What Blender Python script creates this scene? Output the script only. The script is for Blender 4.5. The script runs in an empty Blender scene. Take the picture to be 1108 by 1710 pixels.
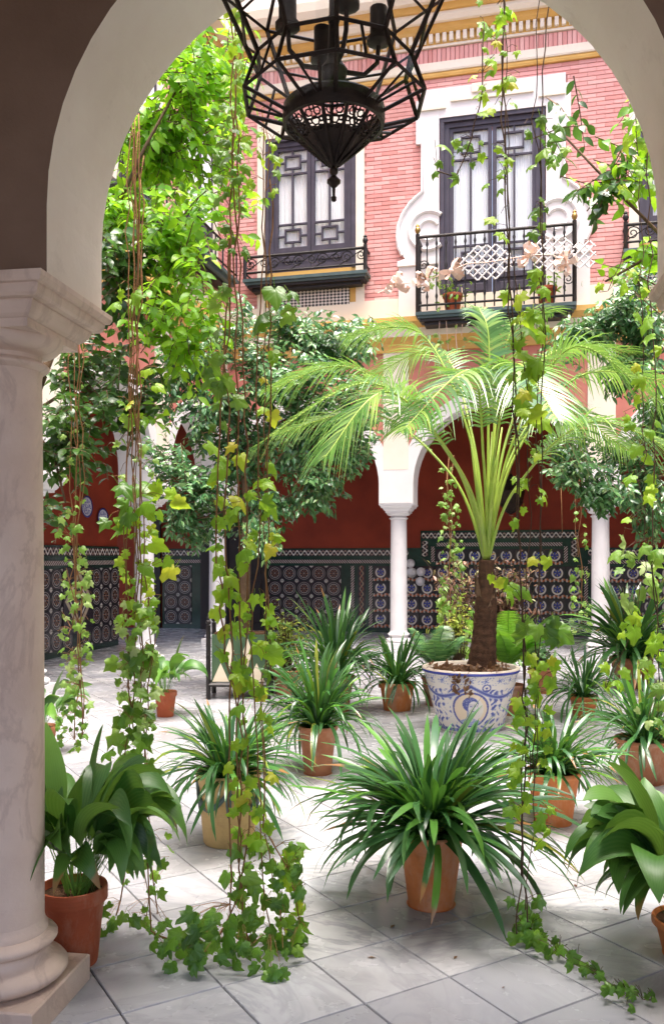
import bpy, math, random
import numpy as np
from mathutils import Vector, Matrix, Euler
random.seed(7); RNG = np.random.default_rng(7)
rad = math.radians
S = bpy.context.scene
COL = S.collection

# ------------------------------------------------------------------ camera, sky, sun, exposure
YAW = rad(13.8); FPX = 1455.0; HZ = 930.0; EYE = 1.46; PW, PH = 1108.0, 1710.0
cd = bpy.data.cameras.new('camera'); CAM = bpy.data.objects.new('camera', cd); COL.objects.link(CAM)
CAM.location = (0, 0, EYE); CAM.rotation_euler = (rad(90), 0, YAW)
cd.sensor_fit = 'AUTO'; cd.sensor_width = 36; cd.lens = FPX / PH * 36; cd.shift_y = (HZ - PH / 2) / PH
cd.clip_start = .05; cd.clip_end = 200
S.camera = CAM
SUNV = Vector((.10, -.12, .985)).normalized()
w = bpy.data.worlds.new('World'); S.world = w; w.use_nodes = True
nt = w.node_tree; bg = nt.nodes['Background']; bg.inputs[1].default_value = .15
sky = nt.nodes.new('ShaderNodeTexSky'); sky.sky_type = 'NISHITA'; sky.sun_disc = False
sky.sun_elevation = math.asin(SUNV.z); sky.sun_rotation = math.atan2(SUNV.x, SUNV.y)
sky.air_density = .55; sky.dust_density = 6.0; sky.ozone_density = 1.0
nt.links.new(sky.outputs[0], bg.inputs[0])
sl = bpy.data.lights.new('sun', 'SUN'); sl.energy = 1.5; sl.angle = rad(38); sl.color = (1, .95, .88)
so = bpy.data.objects.new('sun', sl); COL.objects.link(so); so.location = (3, -5, 14)
so.rotation_euler = (-SUNV).to_track_quat('-Z', 'Y').to_euler()
S.view_settings.view_transform = 'Standard'; S.view_settings.look = 'None'
S.view_settings.gamma = 1; S.view_settings.use_curve_mapping = False
S.view_settings.exposure = 2.17
S.cycles.use_denoising = True
S.cycles.max_bounces = 8; S.cycles.diffuse_bounces = 4; S.cycles.transparent_max_bounces = 10
S.cycles.caustics_reflective = False; S.cycles.caustics_refractive = False

# ------------------------------------------------------------------ measuring helpers
FW = Vector((-math.sin(YAW), math.cos(YAW), 0)); RT = Vector((math.cos(YAW), math.sin(YAW), 0)); UP = Vector((0, 0, 1))
def W(px, py, d):                     # a point d metres ahead of the eye
    return RT * ((px - 554) / FPX * d) + FW * d + UP * (EYE - (py - HZ) / FPX * d)
def C(lat, d, z=0.0): return RT * lat + FW * d + UP * z
def FL(px, py): return W(px, py, FPX * EYE / (py - HZ))
def ray(px, py): return RT * ((px - 554) / FPX) + FW + UP * (-(py - HZ) / FPX)
def onY(px, py, Y): r = ray(px, py); return r * (Y / r.y) + UP * EYE
def onX(px, py, X): r = ray(px, py); return r * (X / r.x) + UP * EYE

# ------------------------------------------------------------------ mesh helpers
class MB:
    def __init__(s): s.v = []; s.f = []; s.m = []; s.uv = None
    def add(s, vs, fs, m=0):
        o = len(s.v); s.v.extend([tuple(v) for v in vs]); s.f.extend([tuple(i + o for i in f) for f in fs]); s.m.extend([m] * len(fs)); return s
    def box(s, a, b, m=0, M=None):
        (x0, y0, z0), (x1, y1, z1) = a, b
        vs = [(x0,y0,z0),(x1,y0,z0),(x1,y1,z0),(x0,y1,z0),(x0,y0,z1),(x1,y0,z1),(x1,y1,z1),(x0,y1,z1)]
        if M is not None: vs = [M @ Vector(v) for v in vs]
        return s.add(vs, [(3,2,1,0),(4,5,6,7),(0,1,5,4),(1,2,6,5),(2,3,7,6),(3,0,4,7)], m)
    def bbox(s, a, b, bev=.004, m=0):            # box with chamfered edges
        (x0,y0,z0),(x1,y1,z1) = a, b; t = bev
        vs = []; fs = []
        for z, k in ((z0,t),(z0+t,0),(z1-t,0),(z1,t)):
            for x, y in ((x0+k,y0+k+t*0),(x1-k,y0+k),(x1-k,y1-k),(x0+k,y1-k)): vs.append((x,y,z))
        for i in range(3):
            for j in range(4): fs.append((i*4+j, i*4+(j+1)%4, i*4+4+(j+1)%4, i*4+4+j))
        fs += [(3,2,1,0),(12,13,14,15)]
        return s.add(vs, fs, m)
    def lathe(s, prof, n=32, c=(0,0,0), m=0, sq=False, caps=True, a0=0):
        vs = []; fs = []
        for r, z in prof:
            for k in range(n):
                a = 2*math.pi*k/n + a0
                vs.append((c[0]+r*math.cos(a), c[1]+r*math.sin(a), c[2]+z))
        for i in range(len(prof)-1):
            for k in range(n):
                fs.append((i*n+k, i*n+(k+1)%n, (i+1)*n+(k+1)%n, (i+1)*n+k))
        if caps:
            fs.append(tuple(range(n-1,-1,-1))); fs.append(tuple((len(prof)-1)*n+k for k in range(n)))
        return s.add(vs, fs, m)
    def sqlathe(s, prof, c=(0,0,0), rot=0, m=0):   # square mouldings
        return s.lathe([(h*math.sqrt(2), z) for h, z in prof], 4, c, m, a0=math.pi/4+rot)
    def tube(s, pts, r, n=6, m=0, closed=False):
        pts = [Vector(p) for p in pts]; k = len(pts)
        if not hasattr(r, '__len__'): r = [r]*k
        vs = []; fs = []; side = None
        for i, p in enumerate(pts):
            if closed: t = pts[(i+1)%k]-pts[i-1]
            else: t = pts[min(i+1,k-1)]-pts[max(i-1,0)]
            t = t.normalized() if t.length > 1e-9 else Vector((0,0,1))
            if side is None:
                side = t.cross(Vector((0,0,1)) if abs(t.z) < .9 else Vector((1,0,0))).normalized()
            else: side = (side - t*side.dot(t)).normalized()
            b = t.cross(side)
            for j in range(n):
                a = 2*math.pi*j/n
                vs.append(p + (side*math.cos(a)+b*math.sin(a))*r[i])
        for i in range(k if closed else k-1):
            i2 = (i+1)%k
            for j in range(n): fs.append((i*n+j, i*n+(j+1)%n, i2*n+(j+1)%n, i2*n+j))
        if not closed: fs += [tuple(range(n-1,-1,-1)), tuple((k-1)*n+j for j in range(n))]
        return s.add(vs, fs, m)
    def bar(s, p, q, wd, m=0, n=4): return s.tube([p, q], wd*.7071, n, m)
    def ball(s, c, r, m=0, n=10, sz=1.0):
        prof = [(max(r*math.sin(math.pi*i/n), r*.02), -r*sz*math.cos(math.pi*i/n)) for i in range(n+1)]
        return s.lathe(prof, max(8, n), c, m)
    def prism(s, poly, y0, y1, m=0):               # polygon in XZ pulled along Y
        k = len(poly); vs = [(x,y0,z) for x,z in poly]+[(x,y1,z) for x,z in poly]
        fs = [tuple(range(k)), tuple(range(2*k-1,k-1,-1))]+[(i,k+i,k+(i+1)%k,(i+1)%k) for i in range(k)]
        return s.add(vs, fs, m)
    def mesh(s, name, mats, smooth=False, uv=None):
        me = bpy.data.meshes.new(name); me.from_pydata(s.v, [], s.f)
        for m in (mats if isinstance(mats, (list, tuple)) else [mats]): me.materials.append(m)
        if any(s.m): me.polygons.foreach_set('material_index', s.m)
        if smooth:
            me.polygons.foreach_set('use_smooth', [True]*len(s.f))
            if smooth != 'all':
                try: me.set_sharp_from_angle(angle=rad(40))
                except Exception: pass
        if uv is not None:
            l = me.uv_layers.new(name='UVMap')
            for lp in me.loops: l.data[lp.index].uv = uv[lp.vertex_index]
        me.update(); return me
    def build(s, name, mats, parent=None, smooth=False, loc=None, rotz=0):
        if parent is not None and loc is None:    # vertices given in world space
            o_ = ORG[parent.name]; s.v = [(x-o_[0], y-o_[1], z-o_[2]) for x,y,z in s.v]
        o = bpy.data.objects.new(name, s.mesh(name, mats, smooth)); COL.objects.link(o)
        if loc is not None: o.location = loc
        o.rotation_euler.z = rotz
        if parent is not None: o.parent = parent; ORG[o.name] = ORG[parent.name] + (Vector(loc) if loc is not None else Vector())
        else: ORG[o.name] = Vector(loc) if loc is not None else Vector()
        return o
ORG = {}
def link(name, me, parent, pos, rot=None, scale=1.0):      # an object that shares mesh data; pos in world space
    o = bpy.data.objects.new(name, me); COL.objects.link(o)
    o.location = Vector(pos) - (ORG[parent.name] if parent is not None else Vector())
    if rot is not None: o.rotation_euler = rot
    if scale != 1.0: o.scale = (scale,)*3 if not hasattr(scale, '__len__') else scale
    if parent is not None: o.parent = parent
    ORG[o.name] = Vector(pos)
    return o
def tag(o, label, cat=None, group=None, kind=None):
    if label: o['label'] = label
    if cat: o['category'] = cat
    if group: o['group'] = group
    if kind: o['kind'] = kind
    return o
def thing(name, loc, label, cat, group=None):
    o = bpy.data.objects.new(name, None); COL.objects.link(o); o.location = loc; o.empty_display_size = .1
    ORG[o.name] = Vector(loc); return tag(o, label, cat, group)
def stuff(o): o['kind'] = 'stuff'; return o

# ------------------------------------------------------------------ materials
class G:
    def __init__(s, name):
        s.mat = bpy.data.materials.new(name); s.mat.use_nodes = True; s.t = s.mat.node_tree
        s.b = s.t.nodes['Principled BSDF']; s.o = s.t.nodes['Material Output']
    def n(s, t, **k):
        nd = s.t.nodes.new(t)
        for a, v in k.items(): setattr(nd, a, v)
        return nd
    def set(s, sock, v):
        if isinstance(v, bpy.types.NodeSocket): s.t.links.new(v, sock)
        elif isinstance(v, (tuple, list)) and len(v) == 3 and sock.type == 'RGBA': sock.default_value = (*v, 1)
        else: sock.default_value = v
    def m(s, op, a, b=None, c=None, clamp=False):
        nd = s.n('ShaderNodeMath', operation=op, use_clamp=clamp)
        for i, v in enumerate((a, b, c)):
            if v is not None: s.set(nd.inputs[i], v)
        return nd.outputs[0]
    def vm(s, op, a, b=None):
        nd = s.n('ShaderNodeVectorMath', operation=op); s.set(nd.inputs[0], a)
        if b is not None: s.set(nd.inputs[1], b)
        return nd.outputs[0]
    def mix(s, f, a, b):
        nd = s.n('ShaderNodeMix', data_type='RGBA'); s.set(nd.inputs[0], f); s.set(nd.inputs[6], a); s.set(nd.inputs[7], b); return nd.outputs[2]
    def band(s, v, lo, hi, e=.03):        # soft 1 inside lo..hi
        a = s.n('ShaderNodeMapRange', interpolation_type='SMOOTHSTEP'); s.set(a.inputs[0], v); a.inputs[1].default_value = lo-e; a.inputs[2].default_value = lo+e
        b = s.n('ShaderNodeMapRange', interpolation_type='SMOOTHSTEP'); s.set(b.inputs[0], v); b.inputs[1].default_value = hi+e; b.inputs[2].default_value = hi-e
        return s.m('MULTIPLY', a.outputs[0], b.outputs[0])
    def ramp(s, f, stops, interp='LINEAR'):
        nd = s.n('ShaderNodeValToRGB'); nd.color_ramp.interpolation = interp
        e = nd.color_ramp.elements
        while len(e) < len(stops): e.new(.5)
        for i, (p, c) in enumerate(stops): e[i].position = p; e[i].color = (*c, 1) if len(c) == 3 else c
        s.set(nd.inputs[0], f); return nd.outputs[0]
    def noise(s, scale, vec=None, detail=4, rough=.55, dist=0, out=0):
        nd = s.n('ShaderNodeTexNoise'); nd.inputs['Scale'].default_value = scale; nd.inputs['Detail'].default_value = detail
        nd.inputs['Roughness'].default_value = rough; nd.inputs['Distortion'].default_value = dist
        if vec is not None: s.set(nd.inputs['Vector'], vec)
        return nd.outputs[out]
    def pos(s): return s.n('ShaderNodeNewGeometry').outputs['Position']
    def uv(s): return s.n('ShaderNodeUVMap').outputs[0]
    def obj(s): return s.n('ShaderNodeTexCoord').outputs['Object']
    def sep(s, v): nd = s.n('ShaderNodeSeparateXYZ'); s.set(nd.inputs[0], v); return nd.outputs
    def rnd(s):
        a = s.n('ShaderNodeObjectInfo').outputs['Random']; b = s.n('ShaderNodeNewGeometry').outputs['Random Per Island']
        return s.m('FRACT', s.m('ADD', a, b))
    def bump(s, h, st=.3, d=.01):
        nd = s.n('ShaderNodeBump'); nd.inputs['Strength'].default_value = st; nd.inputs['Distance'].default_value = d; s.set(nd.inputs['Height'], h); s.set(s.b.inputs['Normal'], nd.outputs[0])
    def done(s, col, rough=.6, spec=.5, metal=0):
        s.set(s.b.inputs['Base Color'], col); s.set(s.b.inputs['Roughness'], rough); s.set(s.b.inputs['Specular IOR Level'], spec); s.set(s.b.inputs['Metallic'], metal); return s.mat

def mottled(name, c1, c2, scale=6, rough=.7, bump=.15, spec=.4, fine=60, metal=0, dirt=None):
    g = G(name); p = g.pos()
    f = g.m('MULTIPLY_ADD', g.noise(scale, p, 6), 2.2, -.6, clamp=True)
    col = g.mix(f, c1, c2)
    if dirt:
        k = g.m('MULTIPLY_ADD', g.noise(scale*2.7, p, 8, .7), 5, -2.9, clamp=True); col = g.mix(g.m('MULTIPLY', k, dirt[1]), col, dirt[0])
    g.bump(g.noise(fine, p, 6, .65), bump)
    return g.done(col, rough, spec, metal)
M = {}
M['cream'] = mottled('cream_plaster', (.72,.62,.51), (.86,.79,.69), 1.6, .8, .55, .25, 9, dirt=((.46,.37,.29), .5))
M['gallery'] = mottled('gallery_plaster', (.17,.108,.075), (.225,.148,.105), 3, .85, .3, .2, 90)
M['white'] = mottled('white_plaster', (.74,.71,.69), (.80,.78,.76), 3, .8, .08, .25, 40)
M['trim'] = mottled('cream_trim', (.80,.72,.58), (.84,.78,.66), 3, .75, .08, .3, 40)
M['ochre'] = mottled('ochre_paint', (.62,.36,.09), (.70,.44,.14), 4, .7, .08, .3, 40)
M['marble'] = mottled('column_marble', (.54,.42,.35), (.68,.56,.48), 4, .5, .12, .45, 70, dirt=((.27,.20,.16), .6))
M['marble_white'] = mottled('white_marble', (.68,.66,.67), (.78,.76,.76), 3, .4, .05, .5, 50, dirt=((.42,.42,.46), .4))
def column_marble():
    g = G('column_marble'); p = g.pos()
    col = g.mix(g.m('MULTIPLY_ADD', g.noise(3.5, p, 7, .6), 2.4, -.7, clamp=True), (.58,.435,.345), (.73,.59,.485))
    v = g.noise(2.0, g.vm('MULTIPLY', p, (1.6, 1.6, .8)), 8, .62, 1.5); col = g.mix(g.m('MULTIPLY', g.m('SUBTRACT', 1, g.m('MULTIPLY', g.m('ABSOLUTE', g.m('SUBTRACT', v, .52)), 22), clamp=True), .35), col, (.36,.25,.2))
    vo = g.n('ShaderNodeTexVoronoi'); g.set(vo.inputs['Vector'], g.vm('ADD', g.vm('MULTIPLY', p, (9, 9, 4.5)), g.vm('SCALE', g.noise(14, p, 3, out=1), None))); vo.inputs['Scale'].default_value = 1
    sz = g.m('MULTIPLY', g.sep(vo.outputs['Color'])[0], .13); spot = g.m('MULTIPLY', g.m('GREATER_THAN', g.sep(vo.outputs['Color'])[1], .62), g.m('LESS_THAN', vo.outputs['Distance'], sz))
    sm = g.m('MULTIPLY', spot, .6); col = g.mix(sm, col, (.20,.14,.11))
    k = g.m('MULTIPLY_ADD', g.noise(8, p, 8, .72), 5, -2.95, clamp=True); col = g.mix(g.m('MULTIPLY', k, .4), col, (.28,.2,.16))
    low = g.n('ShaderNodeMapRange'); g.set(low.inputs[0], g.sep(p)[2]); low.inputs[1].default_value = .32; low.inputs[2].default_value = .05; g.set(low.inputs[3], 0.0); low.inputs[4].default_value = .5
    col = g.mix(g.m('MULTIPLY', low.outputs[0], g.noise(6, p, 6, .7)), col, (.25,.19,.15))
    g.bump(g.m('SUBTRACT', g.noise(60, p, 7, .7), g.m('MULTIPLY', spot, .3)), .22, .006); return g.done(col, .55, .4)
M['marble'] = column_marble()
M['redwall'] = mottled('red_wall', (.17,.022,.009), (.28,.040,.015), 1.5, .75, .1, .3, 30, dirt=((.22,.03,.02), .4))
M['ceil'] = mottled('ceiling_plaster', (.35,.3,.26), (.4,.34,.3), 3, .9, .05)
M['pinkwall'] = mottled('pink_plaster', (.50,.17,.13), (.58,.23,.18), 2.5, .8, .1, .25, 30, dirt=((.40,.14,.10), .4))
M['iron'] = mottled('black_iron', (.012,.011,.012), (.03,.026,.025), 20, .5, .2, .5, 120, .3)
M['bronze'] = mottled('dark_bronze', (.014,.010,.008), (.045,.028,.018), 14, .42, .25, .5, 120, .6)
M['brass'] = mottled('old_brass', (.35,.22,.06), (.45,.3,.1), 14, .35, .1, .5, 60, .9)
M['purple'] = mottled('mauve_wood', (.045,.038,.055), (.072,.062,.085), 6, .55, .1, .4, 60)
M['curtain'] = mottled('white_curtain', (.84,.84,.86), (.88,.88,.89), 8, .9, .0)
M['slate'] = mottled('slate_green', (.05,.085,.085), (.09,.13,.125), 6, .45, .1)
M['woodbark'] = mottled('bark', (.10,.06,.035), (.2,.13,.08), 12, .9, .6, .2, 60)
M['stem'] = mottled('ivy_stem', (.16,.075,.03), (.30,.16,.07), 15, .8, .3, .2, 90)
M['darkstem'] = mottled('dark_stem', (.05,.03,.02), (.10,.06,.035), 15, .8, .3, .2, 90)
M['soil'] = mottled('soil', (.035,.02,.012), (.10,.055,.03), 25, .95, .8, .1, 60)
M['grout'] = mottled('floor_grout', (.07,.066,.064), (.14,.13,.125), 8, .9, .1)
M['darkwood'] = mottled('dark_door_wood', (.012,.008,.008), (.025,.016,.014), 6, .5, .1)
M['darkgreen'] = mottled('dark_green_glaze', (.008,.03,.022), (.015,.05,.035), 10, .15, .02, .6)
M['mortar'] = mottled('mortar', (.46,.20,.18), (.52,.24,.22), 8, .9, .2)
M['ribbon'] = mottled('dried_palm_bow', (.72,.52,.42), (.82,.66,.55), 10, .7, .1)
M['planter'] = mottled('green_paint', (.03,.07,.035), (.07,.12,.06), 8, .5, .1, .4, 60)
M['creamtile'] = mottled('cream_paint', (.62,.52,.38), (.72,.62,.48), 8, .5, .1)

def terracotta(name, c1, c2, c3):
    g = G(name); p = g.obj(); z = g.sep(p)[2]
    n1 = g.noise(7, p, 6, .6); rings = g.noise(1, g.vm('MULTIPLY', p, (3, 3, 120)), 3)
    col = g.mix(g.m('MULTIPLY_ADD', n1, 2.4, -.7, clamp=True), c1, c2)
    bl = g.m('MULTIPLY_ADD', g.noise(5, g.vm('MULTIPLY', g.vm('ADD', p, g.n('ShaderNodeObjectInfo').outputs['Location']), (1, 1, .45)), 8, .72), 4, -2.0, clamp=True)
    col = g.mix(g.m('MULTIPLY', bl, .75), col, c3)
    dk = g.m('MULTIPLY_ADD', g.noise(11, g.vm('ADD', p, (3, 1, 7)), 6, .7), 4, -2.2, clamp=True); col = g.mix(g.m('MULTIPLY', dk, .45), col, (.12,.05,.025))
    g.bump(rings, .35, .004)
    return g.done(col, .75, .3)
M['pot1'] = terracotta('terracotta', (.50,.15,.04), (.60,.21,.07), (.60,.42,.30))
M['pot2'] = terracotta('old_terracotta', (.30,.11,.05), (.42,.18,.09), (.48,.40,.31))
M['pot3'] = terracotta('red_terracotta', (.30,.065,.025), (.40,.10,.04), (.46,.28,.19))
M['potcream'] = terracotta('ochre_glazed_clay', (.52,.34,.13), (.62,.43,.19), (.42,.3,.14))

def leafmat(name, stops, rough=.38, trans=.3, tcol=(.35,.6,.05), stripe=0, spec=.5, veins=0, coat=0, tips=0):
    g = G(name); r = g.rnd(); col = g.ramp(r, stops)
    n = g.noise(35, g.pos(), 3); col = g.mix(g.m('MULTIPLY', n, .35), col, g.mix(.5, col, (.02,.05,.01)))
    if stripe:
        u = g.sep(g.uv())[0]; wv = g.m('SINE', g.m('MULTIPLY', u, 60)); col = g.mix(g.m('MULTIPLY_ADD', wv, stripe, stripe), col, g.mix(.55, col, (.25,.4,.12)))
    if tips:
        tv = g.sep(g.uv())[1]; tk = g.m('MULTIPLY', g.m('GREATER_THAN', g.m('FRACT', g.m('MULTIPLY', r, 7.31)), 1-tips), g.band(g.m('ADD', tv, g.m('MULTIPLY', g.noise(30, g.pos(), 3), .12)), .93, 2, .03)); col = g.mix(tk, col, (.28,.13,.05))
    if coat: g.b.inputs['Coat Weight'].default_value = coat; g.b.inputs['Coat Roughness'].default_value = .18
    if veins:
        u, v, _ = g.sep(g.uv()); an = g.m('ARCTAN2', g.m('SUBTRACT', u, .5), g.m('SUBTRACT', v, .04))
        vn = g.m('ABSOLUTE', g.m('SINE', g.m('MULTIPLY', an, 3.6))); rr_ = g.m('ADD', g.m('ABSOLUTE', g.m('SUBTRACT', u, .5)), g.m('ABSOLUTE', v))
        vk = g.m('MULTIPLY', g.band(vn, -1, .07, .08), veins); col = g.mix(vk, g.mix(g.m('MULTIPLY', g.noise(9, g.pos(), 4), .5), col, g.mix(.6, col, (.02,.06,.01))), g.mix(.5, col, (.5,.62,.2)))
        g.bump(vn, .25, .004)
    g.done(col, rough, spec)
    tr = g.n('ShaderNodeBsdfTranslucent'); g.set(tr.inputs[0], g.mix(.55, col, tcol))
    mx = g.n('ShaderNodeMixShader'); mx.inputs[0].default_value = trans
    g.t.links.new(g.b.outputs[0], mx.inputs[1]); g.t.links.new(tr.outputs[0], mx.inputs[2]); g.t.links.new(mx.outputs[0], g.o.inputs[0])
    return g.mat
M['ivy'] = leafmat('ivy_leaf', [(0,(.09,.25,.012)),(.35,(.19,.42,.015)),(.7,(.33,.56,.02)),(.93,(.48,.64,.03)),(1,(.7,.52,.04))], .40, .5, (.55,.85,.05), veins=.55)
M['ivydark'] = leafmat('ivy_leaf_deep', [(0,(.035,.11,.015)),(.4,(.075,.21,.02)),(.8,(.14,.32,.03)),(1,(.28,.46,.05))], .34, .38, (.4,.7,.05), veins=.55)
M['ivypale'] = leafmat('ivy_leaf_small', [(0,(.10,.24,.03)),(.4,(.20,.40,.05)),(.8,(.36,.56,.14)),(1,(.55,.66,.3))], .36, .42, (.5,.75,.1), veins=.4)
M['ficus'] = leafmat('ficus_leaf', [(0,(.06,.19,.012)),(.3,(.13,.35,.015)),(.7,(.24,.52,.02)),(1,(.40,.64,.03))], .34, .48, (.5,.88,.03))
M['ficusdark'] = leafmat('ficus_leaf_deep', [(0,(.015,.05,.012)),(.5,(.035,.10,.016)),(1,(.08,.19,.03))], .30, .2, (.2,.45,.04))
M['smalltree'] = leafmat('glossy_small_leaf', [(0,(.03,.10,.04)),(.5,(.08,.22,.08)),(.85,(.17,.35,.12)),(1,(.32,.48,.18))], .26, .2, (.2,.42,.08), spec=.6)
M['strap'] = leafmat('strap_leaf', [(0,(.010,.055,.024)),(.45,(.020,.092,.034)),(.8,(.040,.15,.04)),(.95,(.11,.29,.03)),(1,(.25,.22,.03))], .27, .18, (.2,.5,.04), .12, .6, tips=.1)
M['aspid'] = leafmat('aspidistra_leaf', [(0,(.018,.075,.015)),(.5,(.035,.13,.02)),(.85,(.075,.21,.03)),(1,(.15,.32,.05))], .42, .25, (.3,.55,.06), .12, .5, tips=.05)
M['palm'] = leafmat('palm_leaflet', [(0,(.02,.085,.02)),(.35,(.055,.16,.04)),(.75,(.13,.28,.07)),(1,(.30,.42,.10))], .22, .22, (.4,.7,.08), 0, .7, coat=.2)
M['petiole'] = mottled('palm_petiole', (.22,.34,.05), (.38,.48,.08), 5, .4, .1)
M['fern'] = leafmat('fern_leaf', [(0,(.12,.32,.03)),(1,(.25,.52,.06))], .5, .4, (.4,.8,.05))
M['redleaf'] = leafmat('reddish_leaf', [(0,(.07,.03,.025)),(.4,(.16,.07,.05)),(.75,(.32,.17,.12)),(1,(.18,.26,.06))], .4, .25, (.4,.25,.1))
M['yellowleaf'] = leafmat('yellow_green_leaf', [(0,(.12,.22,.03)),(.6,(.28,.36,.05)),(1,(.5,.45,.08))], .4, .3, (.5,.6,.08))
M['dry'] = leafmat('dry_leaf', [(0,(.10,.045,.025)),(1,(.22,.11,.05))], .6, .2, (.3,.15,.05))

def brickmat():
    g = G('pink_brick'); r = g.rnd(); p = g.pos()
    col = g.ramp(r, [(0,(.62,.26,.23)),(.3,(.72,.35,.32)),(.7,(.75,.38,.35)),(1,(.81,.48,.43))])
    col = g.mix(g.m('MULTIPLY_ADD', g.noise(1.3, p, 5), 1.6, -.5, clamp=True), col, g.mix(.35, col, (.7,.42,.37)))
    g.bump(g.noise(60, p, 4), .15); return g.done(col, .8, .3)
M['brick'] = brickmat()

def marble_floor(cell, org):
    g = G('marble_tile'); p = g.pos()
    mp = g.n('ShaderNodeMapping', vector_type='POINT'); g.set(mp.inputs[0], g.vm('SUBTRACT', p, tuple(org))); mp.inputs['Rotation'].default_value = (0, 0, -rad(45)); mp.inputs['Scale'].default_value = (1/cell,)*3
    fl = g.vm('FLOOR', mp.outputs[0]); wn = g.n('ShaderNodeTexWhiteNoise', noise_dimensions='2D'); g.set(wn.inputs[0], fl)
    rv = wn.outputs['Value']; off = g.vm('ADD', p, g.vm('SCALE', wn.outputs['Color'], None)) 
    sc = off.node.inputs[1].links[0].from_node; sc.inputs['Scale'].default_value = 9.0
    rot = g.n('ShaderNodeVectorRotate', rotation_type='Z_AXIS'); g.set(rot.inputs['Vector'], off); g.set(rot.inputs['Angle'], g.m('MULTIPLY', rv, 6.28))
    st = g.vm('MULTIPLY', rot.outputs[0], (1, 2.6, 1))
    cloud = g.m('MULTIPLY_ADD', g.noise(2.2, st, 8, .62, .6), 2.0, -.62, clamp=True)
    vn = g.noise(1.7, st, 9, .6, 1.1); vein = g.m('SUBTRACT', 1, g.m('MULTIPLY', g.m('ABSOLUTE', g.m('SUBTRACT', vn, .5)), 16), clamp=True)
    amt = g.m('MULTIPLY_ADD', rv, .75, .12)
    col = g.ramp(rv, [(0,(.29,.295,.32)),(.3,(.40,.405,.43)),(.7,(.48,.485,.505)),(1,(.55,.55,.56))])
    col = g.mix(g.m('MULTIPLY', cloud, g.m('MULTIPLY', amt, .75)), col, (.22,.23,.26))
    col = g.mix(g.m('MULTIPLY', vein, g.m('MULTIPLY', amt, .6)), col, (.15,.16,.19))
    dirt = g.m('MULTIPLY_ADD', g.noise(1.9, p, 5, .5), 2.4, -1.0, clamp=True)
    col = g.mix(g.m('MULTIPLY', dirt, .55), col, (.22,.20,.175))
    spk = g.m('MULTIPLY_ADD', g.noise(55, p, 4, .7), 8, -5.2, clamp=True)
    col = g.mix(g.m('MULTIPLY', spk, .35), col, (.2,.18,.16))
    rg = g.m('MULTIPLY_ADD', g.noise(5, p, 5), .35, .08)
    g.bump(g.noise(18, p, 4), .05, .01)
    return g.done(col, rg, .5)

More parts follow.
